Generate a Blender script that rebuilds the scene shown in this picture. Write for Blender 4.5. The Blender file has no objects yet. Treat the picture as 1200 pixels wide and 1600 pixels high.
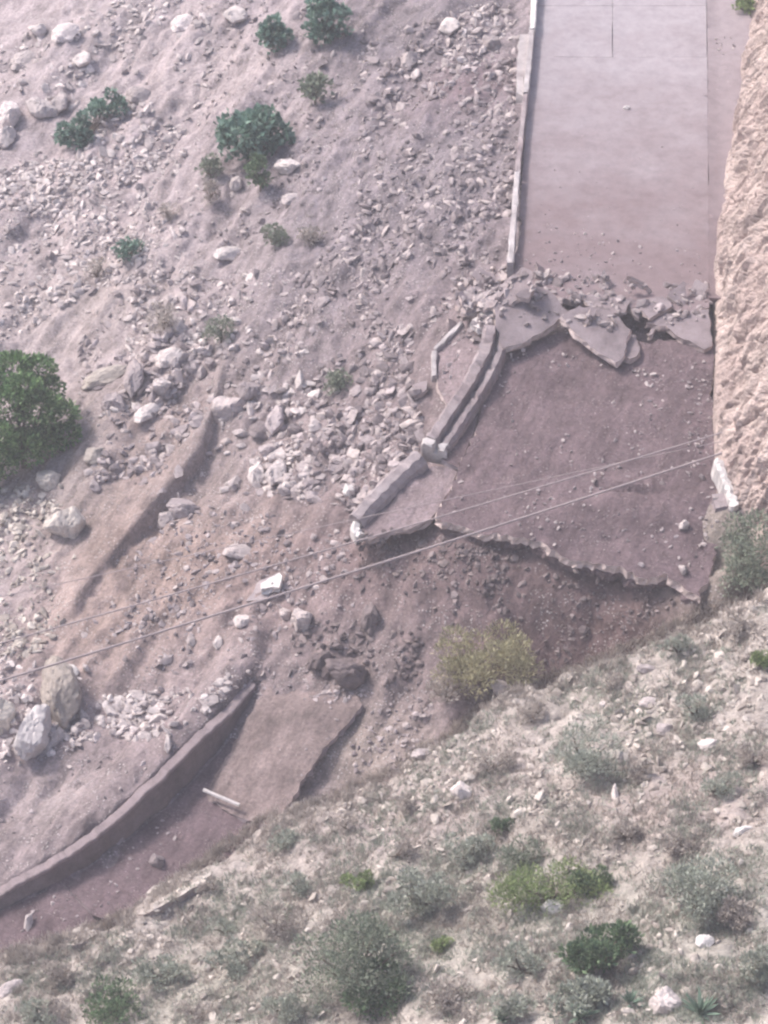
import bpy, math, random
import numpy as np
from mathutils import Vector, Matrix
from mathutils.geometry import delaunay_2d_cdt

rnd = random.Random(7)
rng = np.random.default_rng(11)
sc = bpy.context.scene
col = sc.collection
R = math.radians

# ------------------------------------------------------------------ camera
DIST, PITCH = 80.0, R(40.0)
W_PX, H_PX = 1200.0, 1600.0
VFOV = R(21.5)
FPX = (H_PX / 2) / math.tan(VFOV / 2)
CAM = np.array([0.0, -DIST * math.cos(PITCH), DIST * math.sin(PITCH)])
cd = bpy.data.cameras.new('camera')
cd.sensor_fit = 'VERTICAL'
cd.angle = VFOV
cd.clip_start, cd.clip_end = 1.0, 2000.0
cam = bpy.data.objects.new('camera', cd)
cam.location = CAM
cam.rotation_euler = (math.pi / 2 - PITCH, 0, 0)
col.objects.link(cam)
sc.camera = cam

# ------------------------------------------------------------------ light
SUN_EL, SUN_AZ = R(50), R(-62)          # azimuth from +Y, negative = towards -X
TO_SUN = Vector((math.sin(SUN_AZ) * math.cos(SUN_EL), math.cos(SUN_AZ) * math.cos(SUN_EL), math.sin(SUN_EL)))
wd = bpy.data.worlds.new('World')
sc.world = wd
wd.use_nodes = True
wn = wd.node_tree.nodes
sky = wn.new('ShaderNodeTexSky')
sky.sky_type = 'NISHITA'
sky.sun_disc = False
sky.sun_elevation = SUN_EL
sky.sun_rotation = SUN_AZ
sky.dust_density = 4.0
sky.air_density = 1.0
wn['Background'].inputs['Strength'].default_value = 0.14
wd.node_tree.links.new(sky.outputs[0], wn['Background'].inputs['Color'])
sl = bpy.data.lights.new('sun', 'SUN')
sl.energy = 2.1
sl.angle = R(9.0)
sl.color = (1.0, 0.945, 0.92)
so = bpy.data.objects.new('sun', sl)
so.rotation_euler = (-TO_SUN).to_track_quat('-Z', 'Y').to_euler()
so.location = (-30, 30, 60)
col.objects.link(so)
sc.view_settings.view_transform = 'Standard'
sc.view_settings.look = 'None'
sc.view_settings.gamma = 1.0
sc.view_settings.exposure = 0.96
sc.view_settings.use_curve_mapping = False
sc.cycles.pixel_filter_type = 'BLACKMAN_HARRIS'
sc.cycles.filter_width = 2.4
sc.cycles.max_bounces = 4
sc.cycles.diffuse_bounces = 3
sc.cycles.use_denoising = True
sc.cycles.use_adaptive_sampling = True
sc.cycles.adaptive_threshold = 0.03

# ------------------------------------------------------------------ pixel <-> world helpers
CP, SP = math.cos(PITCH), math.sin(PITCH)


def rays(px, py):
    px = np.asarray(px, float); py = np.asarray(py, float)
    u = (px - W_PX / 2) / FPX
    v = -(py - H_PX / 2) / FPX
    d = np.stack([u, CP + v * SP, -SP + v * CP], -1)
    return d / np.linalg.norm(d, axis=-1, keepdims=True)


def P(px, py, z):
    """the point of height z that the lens shows at px, py"""
    d = rays(px, py)
    t = (z - CAM[2]) / d[2]
    return CAM + d * t


def PA(lst):
    return np.array([P(*q) for q in lst])


def to_px(p):
    p = np.asarray(p, float) - CAM
    dep = p[..., 1] * CP - p[..., 2] * SP
    up = p[..., 1] * SP + p[..., 2] * CP
    return W_PX / 2 + p[..., 0] / dep * FPX, H_PX / 2 - up / dep * FPX


def px_per_m(p):
    p = np.asarray(p, float) - CAM
    return FPX / (p[1] * CP - p[2] * SP)


# ------------------------------------------------------------------ numpy noise
def _hash(ix, iy, seed):
    n = (ix.astype(np.int64) * 374761393 + iy.astype(np.int64) * 668265263 + seed * 974711) & 0x7fffffff
    n = ((n ^ (n >> 13)) * 1274126177) & 0x7fffffff
    n = n ^ (n >> 16)
    return (n & 0xffff) / 65535.0


def vnoise(x, y, seed=0):
    ix = np.floor(x); iy = np.floor(y)
    fx = x - ix; fy = y - iy
    ux = fx * fx * fx * (fx * (fx * 6 - 15) + 10); uy = fy * fy * fy * (fy * (fy * 6 - 15) + 10)
    a = _hash(ix, iy, seed); b = _hash(ix + 1, iy, seed); c = _hash(ix, iy + 1, seed); d = _hash(ix + 1, iy + 1, seed)
    return (a * (1 - ux) + b * ux) * (1 - uy) + (c * (1 - ux) + d * ux) * uy - 0.5


def fbm(x, y, oct=4, seed=0, gain=0.5):
    s = np.zeros_like(x); a = 1.0
    for i in range(oct):
        c, sn = math.cos(1.1 * i), math.sin(1.1 * i)
        s += a * vnoise((x * c - y * sn) + 17.3 * i, (x * sn + y * c) - 9.1 * i, seed + i)
        x = x * 2.03; y = y * 2.03; a *= gain
    return s


def sstep(a, b, x):
    t = np.clip((x - a) / (b - a), 0, 1)
    return t * t * (3 - 2 * t)


class TPS:
    def __init__(self, pts, smooth=0.05):
        pts = np.asarray(pts, float)
        self.p = pts[:, :2]
        n = len(pts)
        K = self._phi(self.p[:, None, :] - self.p[None]) + np.eye(n) * smooth
        Q = np.c_[np.ones(n), self.p]
        A = np.block([[K, Q], [Q.T, np.zeros((3, 3))]])
        self.w = np.linalg.solve(A, np.r_[pts[:, 2], 0, 0, 0])

    @staticmethod
    def _phi(d):
        r2 = (d ** 2).sum(-1) + 1e-9
        return 0.5 * r2 * np.log(r2)

    def __call__(self, x, y):
        s = self.w[-3] + self.w[-2] * x + self.w[-1] * y
        for (cx, cy), w in zip(self.p, self.w):
            r2 = (x - cx) ** 2 + (y - cy) ** 2 + 1e-9
            s = s + w * 0.5 * r2 * np.log(r2)
        return s


# ------------------------------------------------------------------ object helpers
def tag(o, label=None, cat=None, group=None, kind=None):
    if label: o['label'] = label
    if cat: o['category'] = cat
    if group: o['group'] = group
    if kind: o['kind'] = kind
    return o


def link(name, data, parent=None):
    o = bpy.data.objects.new(name, data)
    col.objects.link(o)
    if parent is not None: o.parent = parent
    return o


def empty(name, loc):
    o = link(name, None)
    o.location = loc
    o.empty_display_size = 0.2
    return o


def mesh(name, verts, faces, mat=None, smooth=False):
    me = bpy.data.meshes.new(name)
    verts = np.asarray(verts, np.float32)
    if isinstance(faces, np.ndarray):
        k = faces.shape[1]
        nf = len(faces)
        me.vertices.add(len(verts)); me.vertices.foreach_set('co', verts.ravel())
        me.loops.add(nf * k); me.loops.foreach_set('vertex_index', faces.astype(np.int32).ravel())
        me.polygons.add(nf); me.polygons.foreach_set('loop_start', np.arange(0, nf * k, k, dtype=np.int32))
        me.update(calc_edges=True)
        me.validate()
    else:
        me.from_pydata([tuple(map(float, v)) for v in verts], [], [tuple(map(int, f)) for f in faces])
        me.update()
    if smooth: me.shade_smooth()
    else: me.shade_flat()
    if mat: me.materials.append(mat)
    return me


def col_attr(me, cols):
    a = me.color_attributes.new('soil', 'FLOAT_COLOR', 'POINT')
    c = np.ones((len(me.vertices), 4), np.float32)
    c[:, :3] = cols
    a.data.foreach_set('color', c.ravel())


# ------------------------------------------------------------------ materials
def nt(name):
    m = bpy.data.materials.new(name)
    m.use_nodes = True
    n = m.node_tree.nodes; l = m.node_tree.links
    b = n['Principled BSDF']
    b.inputs['Roughness'].default_value = 0.95
    b.inputs['Specular IOR Level'].default_value = 0.15
    return m, n, l, b


def N(n, typ, **kw):
    x = n.new(typ)
    for k, v in kw.items():
        if k in x.inputs: x.inputs[k].default_value = v
        else: setattr(x, k, v)
    return x


def ramp(n, stops):
    r = n.new('ShaderNodeValToRGB')
    while len(r.color_ramp.elements) > 1: r.color_ramp.elements.remove(r.color_ramp.elements[0])
    r.color_ramp.elements[0].position = stops[0][0]; r.color_ramp.elements[0].color = (*stops[0][1], 1)
    for p, c in stops[1:]:
        e = r.color_ramp.elements.new(p); e.color = (*c, 1)
    return r


def g3(v): return (v, v, v)


def mixc(n, l, typ, fac, a, b):
    x = n.new('ShaderNodeMix'); x.data_type = 'RGBA'; x.blend_type = typ
    if isinstance(fac, (int, float)): x.inputs[0].default_value = fac
    else: l.new(fac, x.inputs[0])
    for i, s in ((6, a), (7, b)):
        if isinstance(s, tuple): x.inputs[i].default_value = (*s, 1)
        else: l.new(s, x.inputs[i])
    return x.outputs[2]


def soil_material(name, base=None, pebble=0.5, bump=0.6, mottle=1.0, stone=(0.52, 0.47, 0.46)):
    """earth with mottling, fine grit and pebbles; base None = colour attribute of soil kinds"""
    m, n, l, b = nt(name)
    geo = N(n, 'ShaderNodeNewGeometry')
    pos = geo.outputs['Position']
    if base is None:
        at = N(n, 'ShaderNodeVertexColor', layer_name='soil'); c0 = at.outputs[0]
    else:
        rgb = N(n, 'ShaderNodeRGB'); rgb.outputs[0].default_value = (*base, 1); c0 = rgb.outputs[0]
    n1 = N(n, 'ShaderNodeTexNoise', Scale=0.9, Detail=5, Roughness=0.65); l.new(pos, n1.inputs['Vector'])
    r1 = ramp(n, [(0.3, g3(1 - 0.36 * mottle)), (0.5, g3(1.0)), (0.7, g3(1 + 0.26 * mottle))]); l.new(n1.outputs[0], r1.inputs[0])
    c = mixc(n, l, 'MULTIPLY', 1.0, c0, r1.outputs[0])
    mp = N(n, 'ShaderNodeMapping', vector_type='TEXTURE'); mp.inputs['Rotation'].default_value = (0, 0, math.radians(-23.6)); mp.inputs['Scale'].default_value = (0.45, 2.4, 1.0)
    l.new(pos, mp.inputs['Vector'])
    n4 = N(n, 'ShaderNodeTexNoise', Scale=1.6, Detail=4, Roughness=0.65); l.new(mp.outputs[0], n4.inputs['Vector'])
    r4 = ramp(n, [(0.32, g3(1 - 0.4 * mottle)), (0.5, g3(1.0)), (0.68, g3(1 + 0.25 * mottle))]); l.new(n4.outputs[0], r4.inputs[0])
    c = mixc(n, l, 'MULTIPLY', 0.8, c, r4.outputs[0])
    n2 = N(n, 'ShaderNodeTexNoise', Scale=9.0, Detail=4, Roughness=0.7); l.new(pos, n2.inputs['Vector'])
    r2 = ramp(n, [(0.3, g3(0.55)), (0.5, g3(1.0)), (0.72, g3(1.4))]); l.new(n2.outputs[0], r2.inputs[0])
    c = mixc(n, l, 'MULTIPLY', 0.8, c, r2.outputs[0])
    # pebbles: small voronoi cells, patchy
    v = N(n, 'ShaderNodeTexVoronoi', Scale=9.0, Randomness=1.0); l.new(pos, v.inputs['Vector'])
    n3 = N(n, 'ShaderNodeTexNoise', Scale=1.7, Detail=3); l.new(pos, n3.inputs['Vector'])
    pr = ramp(n, [(0.2, g3(1)), (0.36, g3(0))]); l.new(v.outputs['Distance'], pr.inputs[0])
    pm = ramp(n, [(0.42, g3(0)), (0.62, g3(1))]); l.new(n3.outputs[0], pm.inputs[0])
    mm = N(n, 'ShaderNodeMath', operation='MULTIPLY'); l.new(pr.outputs[0], mm.inputs[0]); l.new(pm.outputs[0], mm.inputs[1])
    m2 = N(n, 'ShaderNodeMath', operation='MULTIPLY'); l.new(mm.outputs[0], m2.inputs[0]); m2.inputs[1].default_value = pebble
    hs = N(n, 'ShaderNodeSeparateColor'); l.new(v.outputs['Color'], hs.inputs[0])
    sr = ramp(n, [(0.0, tuple(0.6 * k for k in stone)), (1.0, tuple(1.15 * k for k in stone))]); l.new(hs.outputs[0], sr.inputs[0])
    c = mixc(n, l, 'MIX', m2.outputs[0], c, sr.outputs[0])
    l.new(c, b.inputs['Base Color'])
    ad = N(n, 'ShaderNodeMath', operation='MULTIPLY_ADD'); l.new(n2.outputs[0], ad.inputs[0]); ad.inputs[1].default_value = 0.6; l.new(m2.outputs[0], ad.inputs[2])
    bp = N(n, 'ShaderNodeBump', Strength=bump, Distance=0.12); l.new(ad.outputs[0], bp.inputs['Height'])
    l.new(bp.outputs[0], b.inputs['Normal'])
    return m


def rock_material(name, dark, light, warm):
    m, n, l, b = nt(name)
    geo = N(n, 'ShaderNodeNewGeometry')
    r = ramp(n, [(0.0, dark), (0.55, light), (0.8, warm), (1.0, tuple(min(0.8, 1.35 * k) for k in light))])
    oi = N(n, 'ShaderNodeObjectInfo')
    ad = N(n, 'ShaderNodeMath', operation='ADD'); l.new(geo.outputs['Random Per Island'], ad.inputs[0]); l.new(oi.outputs['Random'], ad.inputs[1])
    fr = N(n, 'ShaderNodeMath', operation='FRACT'); l.new(ad.outputs[0], fr.inputs[0])
    l.new(fr.outputs[0], r.inputs[0])
    n1 = N(n, 'ShaderNodeTexNoise', Scale=6.0, Detail=3, Roughness=0.65); l.new(geo.outputs['Position'], n1.inputs['Vector'])
    r1 = ramp(n, [(0.3, g3(0.7)), (0.55, g3(1.0)), (0.75, g3(1.2))]); l.new(n1.outputs[0], r1.inputs[0])
    c = mixc(n, l, 'MULTIPLY', 1.0, r.outputs[0], r1.outputs[0])
    l.new(c, b.inputs['Base Color'])
    bp = N(n, 'ShaderNodeBump', Strength=0.5, Distance=0.05); l.new(n1.outputs[0], bp.inputs['Height']); l.new(bp.outputs[0], b.inputs['Normal'])
    return m


def concrete_material(name, clean, dust, lo, hi, axis_noise=1.2, bump=0.25, fixed=None, blotch=1.0):
    """concrete that lies under washed-over dust; the dust settles in patches (noise over position)"""
    m, n, l, b = nt(name)
    geo = N(n, 'ShaderNodeNewGeometry'); pos = geo.outputs['Position']
    n1 = N(n, 'ShaderNodeTexNoise', Scale=0.45, Detail=4, Roughness=0.6); l.new(pos, n1.inputs['Vector'])
    if fixed is None:
        sx = N(n, 'ShaderNodeSeparateXYZ'); l.new(pos, sx.inputs[0])
        mr = N(n, 'ShaderNodeMapRange'); l.new(sx.outputs['Y'], mr.inputs[0])
        mr.inputs[1].default_value = hi; mr.inputs[2].default_value = lo; mr.inputs[3].default_value = -0.15; mr.inputs[4].default_value = 1.0
        ad = N(n, 'ShaderNodeMath', operation='MULTIPLY_ADD'); l.new(n1.outputs[0], ad.inputs[0]); ad.inputs[1].default_value = axis_noise
        l.new(mr.outputs[0], ad.inputs[2])
        sb = N(n, 'ShaderNodeMath', operation='SUBTRACT'); sb.use_clamp = True; l.new(ad.outputs[0], sb.inputs[0]); sb.inputs[1].default_value = axis_noise * 0.5
        fac = sb.outputs[0]
    else:
        rr = ramp(n, [(0.5 - fixed * 0.3, g3(0)), (0.75 - fixed * 0.3, g3(1))]); l.new(n1.outputs[0], rr.inputs[0]); fac = rr.outputs[0]
    c = mixc(n, l, 'MIX', fac, clean, dust)
    n2 = N(n, 'ShaderNodeTexNoise', Scale=2.2, Detail=5, Roughness=0.7); l.new(pos, n2.inputs['Vector'])
    r2 = ramp(n, [(0.3, g3(1 - 0.3 * blotch)), (0.52, g3(1.0)), (0.75, g3(1 + 0.22 * blotch))]); l.new(n2.outputs[0], r2.inputs[0])
    c = mixc(n, l, 'MULTIPLY', 1.0, c, r2.outputs[0])
    n3 = N(n, 'ShaderNodeTexNoise', Scale=22.0, Detail=3, Roughness=0.7); l.new(pos, n3.inputs['Vector'])
    r3 = ramp(n, [(0.3, g3(1 - 0.22 * blotch)), (0.5, g3(1.0)), (0.72, g3(1 + 0.22 * blotch))]); l.new(n3.outputs[0], r3.inputs[0])
    c = mixc(n, l, 'MULTIPLY', 0.7, c, r3.outputs[0])
    l.new(c, b.inputs['Base Color'])
    bp = N(n, 'ShaderNodeBump', Strength=bump, Distance=0.05); l.new(n3.outputs[0], bp.inputs['Height']); l.new(bp.outputs[0], b.inputs['Normal'])
    return m


def leaf_material(name, c1, c2, c3, trans=0.25):
    m, n, l, b = nt(name)
    geo = N(n, 'ShaderNodeNewGeometry')
    r = ramp(n, [(0.0, c1), (0.5, c2), (1.0, c3)]); l.new(geo.outputs['Random Per Island'], r.inputs[0])
    n1 = N(n, 'ShaderNodeTexNoise', Scale=3.0, Detail=2); l.new(geo.outputs['Position'], n1.inputs['Vector'])
    r1 = ramp(n, [(0.3, g3(0.7)), (0.7, g3(1.25))]); l.new(n1.outputs[0], r1.inputs[0])
    c = mixc(n, l, 'MULTIPLY', 1.0, r.outputs[0], r1.outputs[0])
    l.new(c, b.inputs['Base Color'])
    b.inputs['Roughness'].default_value = 0.7
    tr = N(n, 'ShaderNodeBsdfTranslucent'); l.new(c, tr.inputs['Color'])
    mx = N(n, 'ShaderNodeMixShader', Fac=trans); l.new(b.outputs[0], mx.inputs[1]); l.new(tr.outputs[0], mx.inputs[2])
    l.new(mx.outputs[0], n['Material Output'].inputs['Surface'])
    return m


def flat_material(name, c, rough=0.8):
    m, n, l, b = nt(name)
    geo = N(n, 'ShaderNodeNewGeometry')
    n1 = N(n, 'ShaderNodeTexNoise', Scale=7.0, Detail=6, Roughness=0.7); l.new(geo.outputs['Position'], n1.inputs['Vector'])
    r1 = ramp(n, [(0.3, tuple(0.75 * k for k in c)), (0.55, c), (0.8, tuple(min(0.85, 1.15 * k) for k in c))]); l.new(n1.outputs[0], r1.inputs[0])
    l.new(r1.outputs[0], b.inputs['Base Color']); b.inputs['Roughness'].default_value = rough
    return m


M = {}
M['soil'] = soil_material('soil', None, pebble=0.75)
M['near_soil'] = soil_material('near_soil', None, pebble=0.7, stone=(0.5, 0.46, 0.4))
M['bank'] = soil_material('bank_rock', None, pebble=0.2, bump=0.9, mottle=0.6, stone=(0.6, 0.5, 0.42))
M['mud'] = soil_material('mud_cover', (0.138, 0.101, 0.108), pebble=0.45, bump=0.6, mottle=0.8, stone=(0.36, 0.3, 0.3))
M['mud_pale'] = soil_material('pale_mud_cover', (0.2, 0.155, 0.148), pebble=0.25, bump=0.5, mottle=1.0, stone=(0.3, 0.27, 0.25))
M['dusty'] = soil_material('dust_cover', (0.215, 0.168, 0.175), pebble=0.4, bump=0.6, mottle=0.9, stone=(0.4, 0.35, 0.35))
M['road'] = concrete_material('road_concrete', (0.335, 0.298, 0.318), (0.2, 0.152, 0.158), 13.5, 31.5, bump=0.12, blotch=0.6)
M['gutter'] = concrete_material('gutter_concrete', (0.285, 0.24, 0.252), (0.2, 0.153, 0.16), 12.5, 30.5, bump=0.15, blotch=0.6)
M['kerb'] = concrete_material('kerb_concrete', (0.44, 0.4, 0.4), (0.3, 0.26, 0.262), 0, 1, fixed=0.2)
M['broken'] = concrete_material('broken_concrete', (0.34, 0.29, 0.295), (0.225, 0.178, 0.184), 0, 1, fixed=0.3, bump=0.5)
M['chunk'] = concrete_material('slab_chunk_concrete', (0.27, 0.225, 0.235), (0.2, 0.163, 0.17), 0, 1, fixed=0.2, bump=0.4)
M['fracture'] = rock_material('fracture_face', (0.32, 0.255, 0.245), (0.4, 0.325, 0.31), (0.44, 0.36, 0.33))
M['pale_end'] = flat_material('pale_concrete', (0.52, 0.475, 0.465))
M['wall_shaded'] = concrete_material('shade_toned_wall_concrete', (0.185, 0.148, 0.152), (0.14, 0.108, 0.112), 0, 1, fixed=0.3)  # shade put into the colour: wall face toned darker than its coping
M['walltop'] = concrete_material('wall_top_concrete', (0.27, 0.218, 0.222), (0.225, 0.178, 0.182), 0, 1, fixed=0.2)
M['white'] = flat_material('white_paint', (0.6, 0.56, 0.545))
M['rock'] = rock_material('loose_rock', (0.19, 0.158, 0.161), (0.315, 0.268, 0.272), (0.45, 0.385, 0.37))
M['rock_pale'] = rock_material('pale_rock', (0.33, 0.283, 0.28), (0.47, 0.41, 0.4), (0.6, 0.53, 0.505))
M['rock_dark'] = rock_material('dark_rock', (0.115, 0.09, 0.092), (0.19, 0.155, 0.155), (0.23, 0.185, 0.175))
M['rock_tan'] = rock_material('tan_rock', (0.28, 0.24, 0.215), (0.42, 0.37, 0.335), (0.52, 0.465, 0.42))
M['limestone'] = concrete_material('pale_limestone', (0.46, 0.41, 0.38), (0.4, 0.35, 0.32), 0, 1, fixed=0.3, bump=0.5)
M['cable'] = flat_material('cable_sheath', (0.33, 0.272, 0.272), 0.6)
M['wood'] = flat_material('bark', (0.13, 0.1, 0.08))
M['leaf_broad'] = leaf_material('broad_leaf', (0.085, 0.15, 0.115), (0.14, 0.235, 0.18), (0.26, 0.37, 0.295))
M['leaf_green'] = leaf_material('green_leaf', (0.075, 0.12, 0.07), (0.125, 0.19, 0.105), (0.2, 0.275, 0.155))
M['leaf_tree'] = leaf_material('tree_leaf', (0.05, 0.1, 0.042), (0.11, 0.205, 0.08), (0.24, 0.36, 0.15))
M['leaf_vivid'] = leaf_material('fresh_leaf', (0.15, 0.2, 0.08), (0.22, 0.29, 0.12), (0.32, 0.38, 0.18))
M['leaf_grey'] = leaf_material('grey_leaf', (0.25, 0.275, 0.22), (0.335, 0.36, 0.3), (0.44, 0.455, 0.4))
M['leaf_dusty'] = leaf_material('dusty_leaf', (0.15, 0.18, 0.135), (0.22, 0.255, 0.19), (0.31, 0.335, 0.26))
M['leaf_dry'] = leaf_material('dry_leaf', (0.32, 0.275, 0.245), (0.42, 0.37, 0.335), (0.52, 0.47, 0.43))
M['leaf_yellow'] = leaf_material('yellow_leaf', (0.27, 0.25, 0.15), (0.36, 0.335, 0.205), (0.46, 0.42, 0.28))
M['agave'] = leaf_material('agave_leaf', (0.1, 0.15, 0.11), (0.16, 0.23, 0.17), (0.25, 0.32, 0.25))

# ------------------------------------------------------------------ terrain: heights
G = PA([
    (-150, 0, -6.6), (0, 0, -5.5), (200, 0, -4.0), (400, 0, -2.6), (600, 0, -1.4), (780, 0, -0.55),
    (-150, 200, -7.0), (0, 200, -6.0), (200, 200, -4.8), (400, 200, -3.4), (600, 200, -2.0), (770, 200, -0.6),
    (-150, 430, -7.4), (0, 430, -6.5), (200, 430, -5.4), (400, 430, -4.1), (600, 430, -2.5), (730, 430, -1.1),
    (0, 650, -7.0), (200, 650, -5.9), (400, 650, -4.8), (600, 650, -3.3), (690, 600, -2.1),
    (-150, 850, -7.6), (0, 850, -7.1), (200, 850, -6.4), (400, 850, -5.4), (550, 865, -4.2),
    (0, 1050, -7.2), (200, 1050, -6.8), (400, 980, -6.0),
    (840, -60, -0.45), (1110, -60, -0.45), (1400, -60, -0.4), (815, 300, -0.45), (1110, 300, -0.45), (1400, 400, -0.5),
    (830, 450, -0.6), (1000, 470, -0.6), (1150, 480, -0.6), (800, 580, -1.5), (950, 620, -1.6), (1120, 620, -1.5),
    (740, 750, -2.55), (900, 780, -2.5), (1080, 800, -2.5), (1170, 800, -1.6), (1300, 700, -0.5),
    (690, 845, -2.95), (620, 865, -3.6), (880, 905, -3.1), (1060, 955, -3.2), (600, 950, -4.6), (800, 1000, -4.6), (950, 1030, -4.7),
    (1150, 900, -2.3), (1142, 838, -1.85), (1128, 880, -2.6),  (720, 1120, -5.8), (560, 1200, -6.3), (480, 1130, -6.35), (470, 1040, -5.85), (560, 1050, -5.6), (610, 1120, -5.9),
    (-100, 1470, -7.5), (0, 1440, -7.45), (130, 1390, -7.3), (220, 1330, -7.15), (350, 1220, -6.9), (420, 1280, -7.1),
    (300, 1090, -6.75), (100, 1200, -7.1), (0, 1300, -7.3), (150, 1500, -7.8), (400, 1400, -7.6), (900, 1150, -6.5), (1200, 1000, -5.0),
])
ground_tps = TPS(G)
F_CREST = [(-300, 1560, -7.6), (-100, 1525, -7.1), (0, 1492, -6.9), (110, 1462, -6.7), (200, 1428, -6.5), (300, 1355, -6.1), (400, 1288, -5.7),
           (500, 1250, -5.3), (600, 1212, -4.8), (650, 1175, -4.5), (700, 1150, -4.2), (760, 1095, -3.9), (830, 1068, -3.5), (900, 1045, -3.1), (1000, 1000, -2.4), (1110, 955, -1.7),
           (1200, 920, -1.0), (1300, 880, -0.2), (1500, 800, 1.2)]
CREST = PA(F_CREST)
F = np.r_[CREST, PA([
    (1200, 1200, 1.0), (900, 1250, -1.2), (600, 1350, -3.3), (300, 1500, -5.2), (0, 1600, -6.3), (1200, 1600, 4.0), (900, 1600, 1.8),
    (600, 1600, -0.9), (300, 1600, -3.9), (1200, 1400, 2.6), (1000, 1400, 0.7), (750, 1450, -1.2), (-150, 1800, -6.2), (1400, 1800, 7.0), (600, 1800, 1.6), (1500, 1200, 3.0)])]
near_tps = TPS(F)
WALL_PX = [(-160, 1480, -7.5), (-60, 1440, -7.45), (0, 1412, -7.4), (60, 1384, -7.3), (110, 1360, -7.25), (180, 1312, -7.15), (250, 1255, -7.05), (300, 1205, -6.95), (345, 1155, -6.85), (395, 1088, -6.75)]
WALL = PA(WALL_PX)
WALL_H = np.interp(np.arange(10), [0, 1, 2, 3, 4, 5, 6, 7, 8, 9], [0.55, 0.55, 0.55, 0.62, 0.75, 0.95, 1.1, 1.1, 0.95, 0.6])
SCARP = PA([(120, 960, -6.9), (145, 925, -6.8), (190, 868, -6.5), (250, 790, -6.0), (318, 700, -5.3), (335, 640, -5.1), (350, 580, -4.9)])
DIRX, DIRY = 0.40, 0.917      # fall line of the loose slope


def wallY(x): return np.interp(x, WALL[:, 0], WALL[:, 1])
def crestY(x):
    return np.interp(x, CREST[:, 0], CREST[:, 1]) + 0.6 * fbm(x * 0.8, x * 0 + 3.3, 5, 5, 0.6)


def ground_h(x, y):
    z = ground_tps(x, y)
    z = np.clip(z, -40, 8)
    # terrace of debris held by the lower wall
    beh = y - wallY(x)
    inx = 1 - sstep(WALL[-1, 0] - 0.1, WALL[-1, 0] + 0.6, x)
    hh = np.interp(x, WALL[:, 0], WALL_H) + 0.0
    z = z + hh * sstep(0.05, 0.3, beh) * (1 - sstep(1.2, 4.2, beh)) * inx
    # scarp with the slid earth above it
    sy = np.interp(x, SCARP[:, 0], SCARP[:, 1])
    ins = sstep(SCARP[0, 0] - 1.0, SCARP[0, 0] + 0.5, x) * (1 - sstep(SCARP[-1, 0] - 1.0, SCARP[-1, 0] + 0.6, x))
    d = y - sy + 0.13 * fbm(x * 1.3, y * 1.3, 3, 40)
    z = z + 0.55 * sstep(-0.5, 0.15, d) * (1 - sstep(0.4, 3.2, d)) * ins
    flow = sstep(-0.5, 0.0, d) * (1 - sstep(1.0, 2.2, d)) * ins
    # loose surface
    a = x * DIRX + y * DIRY; c = x * DIRY - y * DIRX
    onroad = sstep(3.4, 5.2, x - 0.083 * (y - 12)) * sstep(9, 12, y)
    lower = (1 - sstep(-0.3, 0.1, beh)) * inx * (1 - sstep(-1.0, 0.4, x - WALL[-1, 0]))
    amp = (1 - 0.8 * onroad) * (1 - 0.85 * lower)
    amp = amp * (1 - 0.75 * flow)
    tc = P(900, 720, -1.7)
    amp = amp * (1 - 0.85 * np.exp(-(((x - tc[0]) / 5.0) ** 2 + ((y - tc[1]) / 5.2) ** 2) ** 2))
    tc = P(440, 1160, -6.3)
    amp = amp * (1 - 0.8 * np.exp(-((x - tc[0]) ** 2 + (y - tc[1]) ** 2) / 6.0))
    z = z + amp * (0.8 * fbm(c / 2.6, a / 8.0, 3, 1) + 0.3 * np.abs(fbm(c / 0.8, a / 3.0, 3, 21)) + 0.22 * fbm(x / 1.1, y / 1.1, 2, 28) + 0.16 * fbm(x / 0.3, y / 0.3, 2, 33))
    return z


def near_h(x, y):
    z = np.clip(near_tps(x, y), -40, 14)
    z = z + 0.55 * fbm(x / 2.5, y / 2.5, 4, 61) + 0.22 * fbm(x / 0.6, y / 0.6, 3, 71)
    b = y - crestY(x)
    return z - 1.5 * np.maximum(0, b + 0.1) - 0.25 * np.maximum(0, b + 0.8) ** 2 * (b < 0.2)


def axis(lo, hi, step, far_lo, far_hi):
    a = np.arange(lo, hi + 1e-6, step)
    l_, s = [], step
    x = lo
    while x > far_lo:
        s *= 1.35; x -= s; l_.append(x)
    r_, s = [], step
    x = a[-1]
    while x < far_hi:
        s *= 1.35; x += s; r_.append(x)
    return np.r_[l_[::-1], a, r_]


def zone_colour(x, y, spots, base):
    """soil kinds: each spot (world x, y, radius, colour, weight) is a patch of another earth"""
    c = np.ones(x.shape + (3,)) * np.array(base)
    for (cx, cy, r, cc, w) in spots:
        wob = 1 + 0.5 * fbm(x / (0.5 * r), y / (0.5 * r), 3, int(abs(cx * 7 + cy * 13)) % 97)
        k = w * np.exp(-(((x - cx) ** 2 + (y - cy) ** 2) / (r * r)) * wob)
        k = np.clip(k, 0, 1)[..., None]
        c = c * (1 - k) + np.array(cc) * k
    return c


def sheet(name, xs, ys, hf, cf, mat):
    X, Y = np.meshgrid(xs, ys)
    Z = hf(X.ravel(), Y.ravel())
    V = np.c_[X.ravel(), Y.ravel(), Z]
    nx, ny = len(xs), len(ys)
    i = np.arange(nx * ny).reshape(ny, nx)
    Fq = np.stack([i[:-1, :-1].ravel(), i[:-1, 1:].ravel(), i[1:, 1:].ravel(), i[1:, :-1].ravel()], 1)
    me = mesh(name, V, Fq, mat, smooth=True)
    col_attr(me, cf(V[:, 0], V[:, 1]))
    return tag(link(name, me), kind='structure')


def spot(px, py, z, r, c, w=1.0):
    p = P(px, py, z)
    return (p[0], p[1], r, c, w)


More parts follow.
